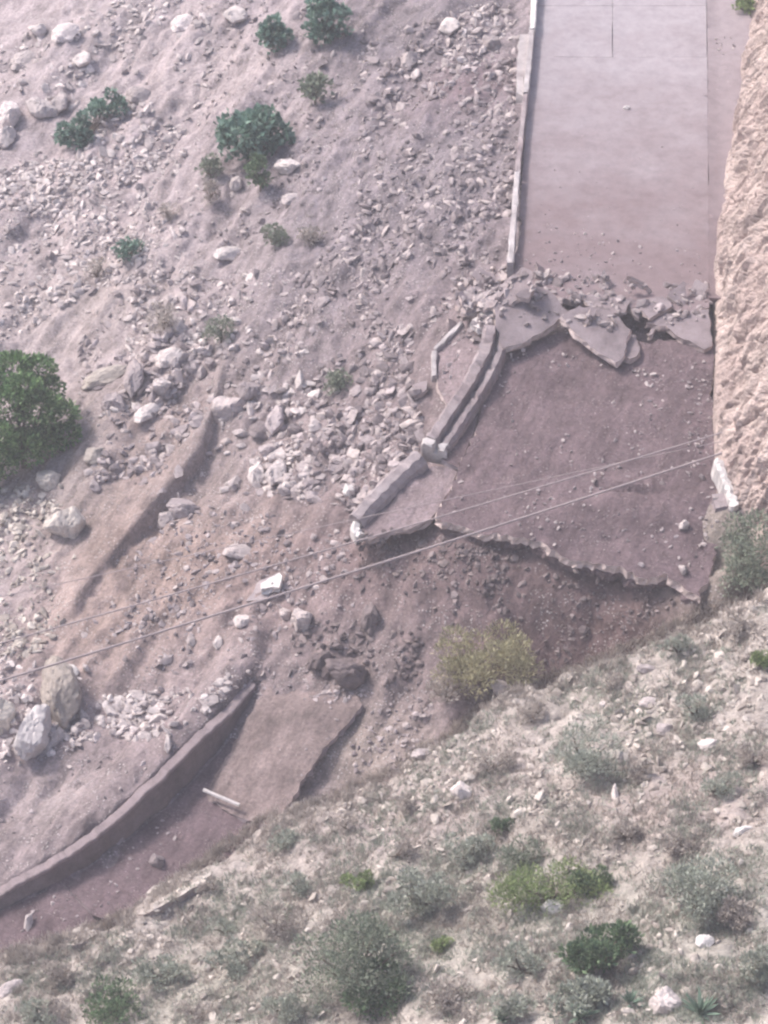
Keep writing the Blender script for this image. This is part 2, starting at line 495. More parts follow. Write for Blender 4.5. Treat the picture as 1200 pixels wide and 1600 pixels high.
PINK = (0.315, 0.262, 0.27); GREYM = (0.215, 0.182, 0.197); TAN = (0.262, 0.192, 0.165); MUD = (0.125, 0.08, 0.079)
ground_spots = [
    spot(660, 60, -1.2, 6, (0.175, 0.148, 0.16), 1.0), spot(120, 60, -5, 5, (0.33, 0.28, 0.285), .8), spot(300, 130, -4, 3.5, (0.34, 0.285, 0.285), .8), spot(690, 300, -1.2, 6.5, (0.17, 0.145, 0.158), 1.0), spot(590, 440, -2.8, 5, (0.175, 0.15, 0.163), .95), spot(600, 640, -3.2, 4.8, (0.175, 0.142, 0.148), .95),
    spot(740, 130, -.6, 2.2, (0.15, 0.108, 0.118), .85), spot(480, 740, -4.6, 4, (0.205, 0.168, 0.17), .85),
    spot(130, 480, -6, 5, (0.315, 0.265, 0.25), .6), spot(160, 760, -6.5, 4.5, (0.265, 0.218, 0.2), .8), spot(260, 650, -5.5, 2.2, (0.235, 0.185, 0.175), .9), spot(180, 860, -6.5, 1.8, (0.215, 0.165, 0.155), .95), spot(225, 750, -6, 1.8, (0.22, 0.17, 0.16), .9),
    spot(300, 900, -6, 3.2, TAN, .9), spot(150, 1010, -6.9, 3, TAN, .8), spot(420, 880, -5.4, 1.8, (0.235, 0.172, 0.15), .85),
    spot(560, 930, -5, 3.6, (0.18, 0.132, 0.132), .95), spot(800, 930, -4.4, 4.2, MUD, 1.0), spot(980, 980, -4.4, 4, (0.115, 0.07, 0.066), 1.0), spot(660, 880, -4, 2.2, MUD, .9),
    spot(560, 1060, -5.8, 3, (0.2, 0.16, 0.158), .9), spot(560, 1180, -6.3, 2.2, (0.235, 0.195, 0.17), .95),
    spot(200, 1230, -6.2, 4.5, (0.225, 0.18, 0.182), 1.0), spot(60, 1290, -6.4, 4, (0.24, 0.193, 0.195), 1.0), spot(80, 1230, -6.3, 1.6, (0.3, 0.255, 0.25), .7),
    spot(330, 1230, -6.9, 2.2, (0.17, 0.135, 0.138), 1.0), spot(200, 1360, -7.2, 2.6, (0.175, 0.14, 0.144), 1.0), spot(60, 1440, -7.4, 2.8, (0.165, 0.135, 0.14), 1.0), spot(400, 1120, -6.6, 1.5, (0.18, 0.143, 0.143), 1.0),
    spot(850, 650, -2, 8, (0.17, 0.13, 0.132), .8), spot(1160, 860, -2, 2.5, (0.24, 0.21, 0.18), .9),
]
ground = sheet('hillside', axis(-13.5, 15.0, 0.115, -90, 90), axis(-21.0, 38.0, 0.125, -60, 140), ground_h,
               lambda x, y: zone_colour(x, y, ground_spots, PINK), M['soil'])
FG = (0.325, 0.285, 0.262)
near_spots = [spot(900, 1100, -2.5, 4, (0.34, 0.3, 0.275), .8), spot(640, 1290, -3.8, 3, (0.33, 0.27, 0.262), .8), spot(330, 1400, -5.6, 2.5, (0.34, 0.295, 0.275), .8), spot(1050, 1270, 0, 3, (0.33, 0.265, 0.25), .8),
              spot(700, 1400, -1.8, 3, (0.28, 0.265, 0.23), .8), spot(1000, 1480, 1, 4, (0.28, 0.265, 0.235), .8), spot(350, 1540, -4, 3, (0.27, 0.255, 0.22), .8), spot(1100, 1060, -1, 3, (0.33, 0.29, 0.268), .8)]
near = sheet('near_slope', axis(-13.0, 15.0, 0.1, -60, 60), axis(-29.0, 1.0, 0.1, -50, 3), near_h,
             lambda x, y: zone_colour(x, y, near_spots, FG), M['near_soil'])

# raster of what lies on top (for resting things on it)
RS = 0.08
RX = np.arange(-22, 22, RS); RY = np.arange(-34, 44, RS)
_gx, _gy = np.meshgrid(RX, RY)
RAST = np.maximum(ground_h(_gx.ravel(), _gy.ravel()), np.where(_gy.ravel() < 6, near_h(_gx.ravel(), np.minimum(_gy.ravel(), 6)), -99)).reshape(_gx.shape)


def top(x, y):
    x = np.asarray(x, float); y = np.asarray(y, float)
    fx = np.clip((x - RX[0]) / RS, 0, len(RX) - 1.001); fy = np.clip((y - RY[0]) / RS, 0, len(RY) - 1.001)
    i = fx.astype(int); j = fy.astype(int); u = fx - i; v = fy - j
    return (RAST[j, i] * (1 - u) + RAST[j, i + 1] * u) * (1 - v) + (RAST[j + 1, i] * (1 - u) + RAST[j + 1, i + 1] * u) * v


def hit(px, py):
    """where the sight line through px, py meets the ground (arrays allowed)"""
    d = rays(px, py)
    d2 = np.atleast_2d(d)
    t = np.full(len(d2), 52.0); done = np.zeros(len(d2), bool); best = np.full(len(d2), 85.0)
    for _ in range(480):
        t = t + 0.13
        p = CAM + d2 * t[:, None]
        under = (p[:, 2] <= top(p[:, 0], p[:, 1])) & ~done
        best[under] = t[under]; done |= under
        if done.all(): break
    p = CAM + d2 * (best - 0.065)[:, None]
    p[:, 2] = top(p[:, 0], p[:, 1])
    return p[0] if np.ndim(px) == 0 else p


def inside(poly, x, y):
    c = np.zeros(np.shape(x), bool)
    n = len(poly)
    for k in range(n):
        x1, y1 = poly[k][:2]; x2, y2 = poly[(k + 1) % n][:2]
        cond = ((y1 > y) != (y2 > y))
        with np.errstate(divide='ignore', invalid='ignore'):
            xx = (x2 - x1) * (y - y1) / (y2 - y1 + 1e-12) + x1
        c ^= cond & (x < xx)
    return c


def lay(poly, zf):
    """register a plate in the raster"""
    m = inside(poly, _gx, _gy)
    z = zf(_gx[m], _gy[m])
    RAST[m] = np.maximum(RAST[m], z)


# ------------------------------------------------------------------ plates: slabs with ragged rims
def ragged(poly, step, amp, seed, keep=()):
    """subdivide a closed outline (n,2); edges whose index is in keep stay straight"""
    out = []
    r = np.random.default_rng(seed)
    n = len(poly)
    for k in range(n):
        a = np.array(poly[k][:2]); b = np.array(poly[(k + 1) % n][:2])
        L = np.linalg.norm(b - a); m = max(1, int(L / step))
        nrm = np.array([b[1] - a[1], a[0] - b[0]]) / max(L, 1e-6)
        off = 0.0
        for i in range(m):
            f = i / m
            if k not in keep and i > 0:
                off = 0.55 * off + r.normal(0, amp)
            elif i == 0: off = 0.0
            out.append(a + (b - a) * f + nrm * off)
    return np.array(out)


def plate(name, outline, zf, thick, mat, side_mat, step=0.25, rough=0.02, seed=0, origin=None, parent=None, under=0.0):
    """slab: top follows zf (+ fine unevenness), rim drops by thick; origin = world point the mesh hangs on"""
    o = np.asarray(outline)[:, :2]
    lo, hi = o.min(0), o.max(0)
    r = np.random.default_rng(seed)
    gx, gy = np.meshgrid(np.arange(lo[0], hi[0], step), np.arange(lo[1], hi[1], step))
    g = np.c_[gx.ravel(), gy.ravel()] + r.uniform(-.2, .2, (gx.size, 2)) * step
    g = g[inside(o, g[:, 0], g[:, 1])]
    nb = len(o)
    pts = [Vector(p) for p in np.r_[o, g]]
    vv, ee, ff, ov, _, _ = delaunay_2d_cdt(pts, [], [list(range(nb))], 1, 1e-5)
    vv = np.array([tuple(v) for v in vv])
    z = zf(vv[:, 0], vv[:, 1]) + rough * 2.2 * fbm(vv[:, 0] / 0.7, vv[:, 1] / 0.7, 3, seed + 3)
    topv = np.c_[vv, z]
    # boundary edges of the triangulation, oriented
    cnt = {}
    for f in ff:
        for a, b in zip(f, f[1:] + f[:1]): cnt[(a, b)] = cnt.get((a, b), 0) + 1
    rim = [(a, b) for (a, b) in cnt if (b, a) not in cnt]
    n = len(topv)
    mid = topv.copy(); mid[:, 2] -= thick * 0.5; mid[:, :2] += r.normal(0, 0.03, (n, 2))
    bot = topv.copy(); bot[:, 2] -= thick; bot[:, :2] += r.normal(0, 0.035, (n, 2))
    V = np.r_[topv, mid, bot, topv]
    faces = [tuple(f) for f in ff]
    nt_ = len(faces)
    for a, b in rim:
        faces.append((b + 3 * n, a + 3 * n, a + n, b + n)); faces.append((b + n, a + n, a + 2 * n, b + 2 * n))
    ns_ = len(faces)
    faces += [tuple(i + 2 * n for i in reversed(f)) for f in ff]
    used = np.unique(np.concatenate([np.array(f) for f in faces])); back = np.full(len(V), -1); back[used] = np.arange(len(used))
    V = V[used]; faces = [tuple(back[list(f)]) for f in faces]
    if origin is not None: V = V - np.asarray(origin)
    me = mesh(name, V, faces, mat)
    me.materials.append(side_mat)
    mi = np.zeros(len(faces), np.int32); mi[nt_:] = 1
    me.polygons.foreach_set('material_index', mi)
    sm = np.zeros(len(faces), bool); sm[:nt_] = True
    me.polygons.foreach_set('use_smooth', sm)
    ob = link(name, me, parent)
    if origin is not None and parent is None: ob.location = origin
    return ob


def fit_plane(pts):
    A = np.c_[pts[:, 0], pts[:, 1], np.ones(len(pts))]
    k = np.linalg.lstsq(A, pts[:, 2], rcond=None)[0]
    return lambda x, y: k[0] * x + k[1] * y + k[2]


# ------------------------------------------------------------------ upper road
def edgeL(y): return np.interp(y, RL[:, 1], RL[:, 0])
def edgeR(y): return np.interp(y, RRr[:, 1], RRr[:, 0])
RL = PA([(802, 480, 0), (804, 430, 0), (822, 200, 0), (836, 0, 0), (842, -90, 0)])
RRr = PA([(1108, 560, 0), (1108, 430, 0), (1106, 200, 0), (1104, 0, 0), (1103, -90, 0)])
RM = PA([(957, 480, 0), (957, 0, 0), (957, -90, 0)])
def edgeM(y): return np.interp(y, RM[:, 1], RM[:, 0])


def road_z(x, y): return 0.0 * x + 0.02 * fbm(x / 2.0, y / 3.0, 2, 90) - 0.03


road = empty('road', (8, 20, 0)); tag(road, kind='structure')
rows_py = [-90, 8, 88]
rowsY = [P(957, q, 0)[1] for q in rows_py]
rowsY += [rowsY[-1] - 0.0]
g_ = 0.011
k = 0
for a, b in ((rowsY[0], rowsY[1]), (rowsY[1], rowsY[2])):
    for (e0, e1) in ((edgeL, edgeM), (edgeM, edgeR)):
        q = np.array([[e0(b) + g_, b + g_], [e1(b) - g_, b + g_], [e1(a) - g_, a - g_], [e0(a) + g_, a - g_]])
        k += 1
        plate('slab', ragged(q, 0.5, 0.004, k), road_z, 0.22, M['road'], M['kerb'], 0.4, 0.004, k, origin=(8, 20, 0), parent=road)
        lay(q, road_z)
yb = rowsY[2]
brk = PA([(802, 452, 0), (830, 446, 0), (870, 462, 0), (905, 470, 0), (950, 466, 0), (985, 480, 0), (1020, 470, 0), (1060, 488, 0), (1108, 480, 0)])
q = np.r_[brk[:, :2], [[edgeR(15.0), 15.0]], [[edgeR(yb), yb - g_]], [[edgeM(yb), yb - g_]], [[edgeL(yb), yb - g_]], [[edgeL(16.0), 16.0]]]
plate('slab', ragged(q, 0.22, 0.045, 77, keep=(8, 9, 10, 11, 12)), lambda x, y: road_z(x, y) + 0.004, 0.24, M['road'], M['fracture'], 0.3, 0.012, 9, origin=(8, 20, 0), parent=road)
lay(q, road_z)
# gutter strip between road and bank
gp = np.array([[edgeR(y) + 0.004, y] for y in np.linspace(11.0, rowsY[0], 12)] + [[edgeR(y) + 1.7, y] for y in np.linspace(rowsY[0], 11.0, 12)])
gut = plate('gutter', ragged(gp, 0.5, 0.01, 3), lambda x, y: -0.035 - 0.07 * np.exp(-((x - edgeR(y) - 0.45) / 0.3) ** 2), 0.3, M['gutter'], M['gutter'], 0.22, 0.02, 4)
tag(gut, kind='structure')
lay(gp, lambda x, y: 0 * x - 0.06)

# ------------------------------------------------------------------ sunken slab and its lower edge
SUNK = PA([(782, 536, -0.75), (880, 520, -0.6), (1000, 535, -0.6), (1112, 540, -0.6), (1116, 640, -1.0), (1122, 720, -1.35), (1138, 790, -1.7), (1122, 850, -2.1), (1108, 900, -2.35),
           (1095, 936, -2.5), (1068, 918, -2.45), (1042, 900, -2.4), (1012, 906, -2.4), (960, 890, -2.35), (900, 878, -2.3), (860, 862, -2.3), (835, 848, -2.25), (790, 838, -2.25), (740, 826, -2.2), (682, 808, -2.2),
           (700, 770, -2.0), (716, 735, -1.9), (735, 690, -1.6), (752, 640, -1.35)])
_sp = fit_plane(SUNK)
CR = PA([(928, 752, -1.7), (960, 762, -1.7), (1022, 768, -1.7)])


def sunk_z(x, y):
    z = _sp(x, y) + 0.2 * fbm(x / 2.2, y / 2.2, 3, 120) + 0.09 * np.abs(fbm(x / 0.7, y / 0.9, 3, 125))
    # crack: the earth side drops below a lip
    cy = np.interp(x, CR[:, 0], CR[:, 1]); on = (x > CR[0, 0]) & (x < CR[-1, 0])
    d = y - cy
    return z + np.where(on, 0.16 * np.exp(-np.maximum(d, 0) / 0.5) * (d > 0) - 0.2 * np.exp(-(d / 0.1) ** 2), 0)


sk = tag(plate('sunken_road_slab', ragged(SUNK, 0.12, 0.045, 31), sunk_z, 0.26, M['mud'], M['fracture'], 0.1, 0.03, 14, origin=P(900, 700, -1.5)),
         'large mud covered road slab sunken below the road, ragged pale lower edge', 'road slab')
_sc = SUNK[:, :2].mean(0)
_sb = _sc + (SUNK[:, :2] - _sc) * 0.982
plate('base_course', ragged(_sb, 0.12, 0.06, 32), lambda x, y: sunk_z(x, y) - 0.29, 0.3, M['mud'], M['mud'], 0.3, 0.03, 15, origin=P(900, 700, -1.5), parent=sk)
lay(SUNK, sunk_z)

# ------------------------------------------------------------------ broken chunks along the break
def rest_on(name, pxs, thick, lift, label, mat, seed):
    p = hit(np.array([q[0] for q in pxs]), np.array([q[1] for q in pxs])); f = fit_plane(p)
    zf = lambda x, y: f(x, y) + lift
    o = plate(name, ragged(p, 0.16, 0.05, seed), zf, thick, M[mat], M['fracture'], 0.2, 0.05, seed, origin=p.mean(0))
    lay(p, zf)
    return tag(o, label, 'rock')


def chunk(name, pts, thick, label, mat='chunk', side='fracture', seed=0, cat='concrete slab', group=None, amp=0.04, rough=0.015, step=0.25):
    p = PA(pts)
    zf = fit_plane(p)
    o = plate(name, ragged(p, 0.16, amp, seed), zf, thick, M[mat], M[side], step, rough, seed, origin=p.mean(0))
    lay(p, zf)
    return tag(o, label, cat, group)


chunk('broken_slab', [(772, 470, 0.25), (800, 446, 0.5), (850, 450, 0.4), (892, 490, 0.0), (860, 512, -0.2), (820, 535, -0.32), (785, 545, -0.35), (775, 515, -0.1)], 0.24,
      'big grey slab tilted over the break, dark gap beneath, beside white broken kerb', seed=41)
chunk('broken_slab', [(876, 495, 0.1), (905, 478, 0.25), (955, 486, 0.2), (985, 515, -0.05), (975, 555, -0.38), (962, 566, -0.45), (935, 552, -0.35), (905, 525, -0.12)], 0.2,
      'pointed grey slab hanging from the middle of the road break', seed=42)
chunk('broken_slab', [(978, 520, -0.3), (994, 524, -0.3), (999, 548, -0.42), (985, 560, -0.5), (970, 556, -0.5)], 0.2, 'small rounded slab fragment on the right of the pointed slab', seed=43)
chunk('broken_slab', [(1010, 505, -0.15), (1040, 488, 0.0), (1108, 484, 0.0), (1113, 540, -0.32), (1100, 545, -0.35), (1066, 530, -0.28), (1040, 508, -0.15)], 0.2,
      'reddish slab tilted against the foot of the tan bank at the break', seed=44)
chunk('broken_slab', [(905, 462, 0.05), (960, 458, 0.08), (985, 470, 0.1), (975, 490, 0.04), (930, 488, 0.04)], 0.14, 'flat grey slab lying on the rubble above the pointed slab', seed=45)
chunk('broken_slab', [(994, 470, 0.1), (1035, 462, 0.15), (1050, 478, 0.1), (1015, 498, 0.02)], 0.14, 'thin slab lying on the rubble near the bank end of the break', seed=46)
chunk('broken_slab', [(712, 470, -0.6), (740, 448, -0.45), (768, 462, -0.35), (755, 492, -0.55), (722, 498, -0.75)], 0.18, 'dusty slab left of the kerb end above the fallen parapet', seed=47)
chunk('broken_slab', [(735, 505, -0.35), (752, 478, -0.1), (772, 462, 0.0), (784, 478, 0.05), (776, 505, -0.15), (755, 512, -0.3)], 0.22, 'bright whitish chunk of broken kerb at the end of the standing kerb', mat='pale_end', side='pale_end', seed=48, cat='concrete chunk', amp=0.08)
chunk('broken_slab', [(384, 938, -5.55), (400, 912, -5.45), (440, 893, -5.3), (466, 905, -5.25), (462, 918, -5.3), (415, 936, -5.5)], 0.22,
      'tan slab lying on loose earth under the lower cable', mat='broken', seed=49)
chunk('concrete_block', [(407, 912, -5.2), (436, 895, -5.05), (440, 906, -5.05), (436, 918, -5.1), (408, 920, -5.2)], 0.22, 'white broken block sitting on the tan slab under the cable', mat='white', side='white', seed=50, cat='concrete chunk')
chunk('concrete_block', [(503, 800, -4.3), (525, 795, -4.2), (534, 808, -4.2), (520, 816, -4.3), (506, 814, -4.35)], 0.3, 'small block with dark underside left of the lowest fallen parapet', mat='broken', seed=51, cat='concrete chunk')
chunk('concrete_block', [(1112, 772, -1.35), (1136, 770, -1.3), (1140, 790, -1.35), (1118, 795, -1.45)], 0.4, 'square grey block at the foot of the bank beside white kerb', mat='broken', side='chunk', seed=52, cat='concrete chunk', amp=0.015)

FR = [(770, 470, 60, 'large tilted slab fragment heaped at the end of the standing kerb'), (738, 484, 50, 'large slab fragment sliding off the left end of the break'), (806, 462, 54, 'large slab fragment on top of the heap under the kerb end'), (1000, 470, 50, 'large slab fragment lying across the rubble by the bank'), (752, 452, 40, 'grey slab fragment leaning on the kerb end'), (788, 440, 34, 'small slab fragment just under the last kerb block'), (845, 440, 30, 'slab fragment on the dust behind the big tilted slab'), (880, 470, 36, 'slab fragment wedged between the big tilted and pointed slabs'),
      (918, 500, 24, 'small fragment lying on the pointed slab'), (990, 492, 34, 'slab fragment between the pointed slab and the bank'), (1022, 520, 26, 'fragment lying before the reddish slab'), (1060, 470, 34, 'slab fragment on the rubble close to the bank'), (1092, 458, 26, 'fragment in the road corner by the bank'),
      (728, 478, 30, 'fragment left of the whitish kerb chunk'), (706, 520, 24, 'fragment below the dusty slab left of the kerb'), (950, 446, 26, 'fragment lying loose on the road above the break'), (820, 470, 26, 'fragment lying on the upper end of the big tilted slab'), (655, 610, 26, 'grey fragment left of the fallen kerb edging')]
for fi, (fx, fy, fw, lab) in enumerate(FR):
    rr_ = random.Random(900 + fi)
    p0 = hit(fx, fy); R_ = fw / 2 / px_per_m(p0)
    gx_, gy_ = rr_.uniform(-.7, .7), rr_.uniform(-.1, .8)
    ang = sorted(rr_.uniform(0, 6.28) for _ in range(6))
    pg = np.array([[p0[0] + R_ * rr_.uniform(.8, 1.2) * math.cos(t), p0[1] + R_ * rr_.uniform(.8, 1.3) * math.sin(t)] for t in ang])
    zf = (lambda x, y, c=p0, a=gx_, b=gy_, h=R_: c[2] + 0.3 * h + 0.12 + a * (x - c[0]) + b * (y - c[1]))
    tag(plate('slab_fragment', ragged(pg, 0.12, 0.02, fi), zf, 0.17, M['chunk' if fi % 3 else 'broken'], M['fracture'], 0.2, 0.01, fi, origin=p0), lab, 'concrete slab', 'fragments along the break')
    lay(pg, zf)

# tipped slab on the lower road
TIP = PA([(318, 1238, -6.85), (352, 1180, -6.6), (402, 1098, -6.3), (428, 1060, -6.12), (470, 1052, -6.0), (540, 1066, -5.85), (566, 1098, -5.8), (540, 1128, -5.85), (498, 1185, -6.15), (446, 1262, -6.5), (424, 1292, -6.7), (360, 1272, -6.92)])
_tp = fit_plane(TIP)
_tc = TIP[:, :2].mean(0)
def tip_z(x, y): return _tp(x, y) + 0.3 * np.exp(-((x - _tc[0]) ** 2 + (y - _tc[1]) ** 2) / 3.0) - 0.1 + 0.14 * fbm(x / 1.5, y / 1.5, 3, 140)
tag(plate('tipped_road_slab', ragged(TIP, 0.16, 0.04, 33), tip_z, 0.22, M['mud_pale'], M['chunk'], 0.2, 0.02, 34, origin=TIP.mean(0)),
    'large tilted tan slab lying on the lower road, dark shadow under its right edge', 'road slab')
lay(TIP, tip_z)

# lower road surface, two slabs with an open joint
LR_Z = fit_plane(PA([(0, 1440, -7.4), (200, 1330, -7.12), (350, 1215, -6.85), (395, 1100, -6.65), (60, 1480, -7.5), (420, 1300, -7.05)]))
def lrz(x, y): return LR_Z(x, y) + 0.03 * fbm(x / 1.5, y / 1.5, 3, 150)
lowroad = empty('lower_road', P(200, 1350, -7.1)); tag(lowroad, kind='structure')
J0, J1 = P(88, 1372, -7.3), P(145, 1432, -7.4)
wl = WALL[:, :2] + np.array([0.25, -0.2])
wy_at = lambda X: np.interp(X, wl[:, 0], wl[:, 1])
A_ = [w for w in wl if w[0] < J0[0] - .05]
cA = np.array(A_ + [J0[:2] - [0.025, 0], J1[:2] - [0.025, 0], P(190, 1520, -7.6)[:2], P(-220, 1620, -7.6)[:2]])
B_ = [w for w in wl if w[0] > J0[0] + .05]
cB = np.array([J0[:2] + [0.025, 0]] + B_ + [P(420, 1110, -6.7)[:2], P(470, 1200, -6.9)[:2], P(520, 1300, -7.1)[:2], P(300, 1480, -7.4)[:2], J1[:2] + [0.025, 0]])
for kk, q in enumerate((cA, cB)):
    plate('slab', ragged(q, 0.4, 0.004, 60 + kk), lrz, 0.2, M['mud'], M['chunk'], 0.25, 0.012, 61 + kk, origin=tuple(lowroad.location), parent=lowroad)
    lay(q, lrz)

# lower retaining wall: face and top as parts
def strip_wall():
    base = WALL.copy()
    n = 150
    s = np.linspace(0, 9, n)
    B = np.stack([np.interp(s, np.arange(10), base[:, i]) for i in range(3)], 1)
    # smooth
    for _ in range(6):
        B[1:-1] = (B[:-2] + 2 * B[1:-1] + B[2:]) / 4
    Hh = np.interp(s, np.arange(10), WALL_H)
    T = np.gradient(B[:, :2], axis=0); T /= np.linalg.norm(T, axis=1)[:, None]
    Nn = np.c_[T[:, 1], -T[:, 0]]           # towards the camera side
    jit = 0.09 * fbm(s * 2.5, s * 0, 4, 8)
    def ring(off, h): return np.c_[B[:, :2] + Nn * (off + jit)[:, None] if np.ndim(off) else B[:, :2] + Nn * (off + jit[:, None]), h]
    zt = B[:, 2] + Hh + 0.12 * fbm(s * 3.1, s * 0 + 4, 4, 18)
    rf = [ring(0.22, B[:, 2] - 0.5), ring(0.20, B[:, 2] + 0.02), ring(0.12, zt - 0.22), ring(0.1, zt - 0.12)]
    rt = [ring(0.15, zt - 0.12), ring(0.16, zt - 0.02), ring(0.13, zt + 0.015), ring(-0.12, zt + 0.03), ring(-0.16, zt - 0.02), ring(-0.16, zt - 0.4)]
    def grid(rings, name, mat, par, org):
        k = len(rings)
        V = np.concatenate(rings) - org
        f = []
        for i in range(k - 1):
            for j in range(n - 1):
                f.append((i * n + j, i * n + j + 1, (i + 1) * n + j + 1, (i + 1) * n + j))
        f.append(tuple(i * n for i in range(k))); f.append(tuple((k - 1 - i) * n + n - 1 for i in range(k)))
        me = mesh(name, V, f, mat); o = link(name, me, par)
        return o
    org = B[n // 2]
    e = empty('retaining_wall', org)
    tag(e, 'long curved concrete wall with shade-toned face along the lower road, debris heaped behind it', 'retaining wall')
    grid(rf, 'wall_face', M['wall_shaded'], e, org)
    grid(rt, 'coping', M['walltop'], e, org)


strip_wall()

# ------------------------------------------------------------------ swept beams: kerbs and parapets
def sweep(name, pts, section, mat, origin, parent=None, step=0.12, jit=0.012, seed=0, lean=0.0, scale=None, chips=0.0):
    """section: closed list of (side, up); side positive = right of travel"""
    pts = np.asarray(pts, float)
    L = np.r_[0, np.cumsum(np.linalg.norm(np.diff(pts, axis=0), axis=1))]
    n = max(3, int(L[-1] / step))
    s = np.linspace(0, L[-1], n)
    C = np.stack([np.interp(s, L, pts[:, i]) for i in range(3)], 1)
    for _ in range(3): C[1:-1] = (C[:-2] + 2 * C[1:-1] + C[2:]) / 4
    T = np.gradient(C, axis=0); T /= np.linalg.norm(T, axis=1)[:, None]
    r = np.random.default_rng(seed)
    k = len(section)
    V = []
    for i in range(n):
        side = np.cross(T[i], (0, 0, 1)); side /= np.linalg.norm(side); up = np.cross(side, T[i])
        c, sn = math.cos(lean), math.sin(lean)
        sd, u2 = side * c - up * sn, side * sn + up * c
        for (a, b) in section:
            w = 1.0 if scale is None else np.interp(i / (n - 1), [0, 1], scale)
            dz = -chips * r.uniform(0.3, 1.0) if (b > 0.03 and chips and r.uniform() < 0.1) else 0.0
            V.append(C[i] + sd * (a * w) + u2 * (b + dz) + r.normal(0, jit, 3))
    f = []
    for i in range(n - 1):
        for j in range(k):
            a, b = i * k + j, i * k + (j + 1) % k
            f.append((a, b, b + k, a + k))
    f.append(tuple(range(k - 1, -1, -1))); f.append(tuple((n - 1) * k + j for j in range(k)))
    me = mesh(name, np.array(V) - np.asarray(origin), f, mat)
    o = link(name, me, parent)
    if parent is None: o.location = origin
    return o


def box_sec(w, h, b=0.03):
    return [(-w / 2, -0.25), (w / 2, -0.25), (w / 2, h - b), (w / 2 - b, h), (-w / 2 + b, h), (-w / 2, h - b)]


ko = P(812, 250, 0)
kerb = empty('roadside_kerb', ko)
tag(kerb, 'straight pale concrete kerb along the left edge of the upper road', 'kerb')
for i, (a, b, w, h, mt) in enumerate([((841, -80), (831, 58), 0.22, 0.4, 'white'), ((830.5, 60), (821, 158), 0.2, 0.38, 'kerb'), ((820.6, 160), (808.5, 280), 0.18, 0.36, 'broken'), ((808, 283), (797, 425), 0.2, 0.4, 'kerb')]):
    sweep('kerb_block', [P(*a, 0.0), P((a[0] + b[0]) / 2, (a[1] + b[1]) / 2, 0.0), P(*b, 0.0)], box_sec(w, h), M[mt], ko, kerb, 0.3, 0.01, 200 + i, chips=0.04)
# footing slab on the outside of the second block
plate('footing', ragged(PA([(812, 60, -0.05), (826, 60, -0.05), (817, 156, -0.05), (806, 150, -0.05)]), 0.3, 0.02, 5), lambda x, y: 0 * x + 0.12, 0.5, M['kerb'], M['kerb'], 0.3, 0.01, 5, origin=ko, parent=kerb)

# fallen parapets
sec1 = [(-0.40, -0.5), (0.42, -0.5), (0.40, 0.10), (0.33, 0.24), (0.17, 0.26), (0.12, 0.06), (0.02, 0.06), (-0.02, 0.44), (-0.30, 0.48), (-0.40, 0.36)]
pp = [P(776, 520, -0.35), P(768, 560, -0.7), P(742, 612, -1.1), P(708, 664, -1.5), P(684, 700, -1.75)]
po = pp[2]
e = empty('fallen_parapet', po)
tag(e, 'long grooved concrete parapet sagging down left edge of the sunken slab', 'parapet')
# travel runs towards the camera, so right of travel is the image's left
sweep('parapet_beam', pp, [(-a, b) for a, b in sec1][::-1], M['broken'], po, e, 0.13, 0.014, 210, chips=0.13)
ec = P(683, 703, -1.75)
sweep('broken_end', [ec + np.array([-0.02, 0.10, 0]), ec + np.array([-.06, -0.04, -0.02]), ec + np.array([-.1, -0.16, -0.08])], [(-a * 1.03, b * 1.02) for a, b in sec1][::-1], M['pale_end'], po, e, 0.06, 0.03, 211)
q = PA([(742, 640, -1.5), (750, 632, -1.4), (734, 690, -1.7), (716, 732, -1.95), (690, 716, -1.85), (712, 680, -1.65)])
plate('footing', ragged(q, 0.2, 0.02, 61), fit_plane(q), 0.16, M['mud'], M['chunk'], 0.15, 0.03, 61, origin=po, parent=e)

po = P(625, 780, -2.7)
e = empty('fallen_parapet', po)
tag(e, 'lowest parapet piece with wide tilted footing and rounded white end', 'parapet')
q = PA([(655, 722, -2.2), (672, 728, -2.15), (714, 737, -2.0), (695, 775, -2.2), (672, 808, -2.35), (640, 826, -2.65), (612, 826, -2.75), (585, 842, -2.95), (556, 842, -3.1), (546, 820, -3.05), (575, 790, -2.8), (620, 752, -2.45)])
z2 = fit_plane(q)
plate('footing', ragged(q, 0.18, 0.035, 62), z2, 0.22, M['dusty'], M['fracture'], 0.13, 0.06, 62, origin=po, parent=e)
lay(q, z2)
rp = [P(656, 716, -1.95), P(620, 748, -2.25), P(585, 782, -2.55), P(556, 816, -2.8)]
sweep('parapet_beam', rp, [(0.3, -0.6), (-0.34, -0.6), (-0.3, 0.02), (-0.16, 0.24), (0.1, 0.3), (0.26, 0.16)], M['broken'], po, e, 0.13, 0.016, 212, chips=0.13)
ec = P(553, 822, -2.85)
sweep('broken_end', [ec + np.array([0.12, .12, 0.0]), ec, ec + np.array([0.02, -.22, -0.05]), ec + np.array([0.2, -.4, -.08])], [(0.12, -0.3), (-0.14, -0.3), (-0.14, 0.08), (0.0, 0.13), (0.12, 0.06)], M['white'], po, e, 0.07, 0.02, 213)

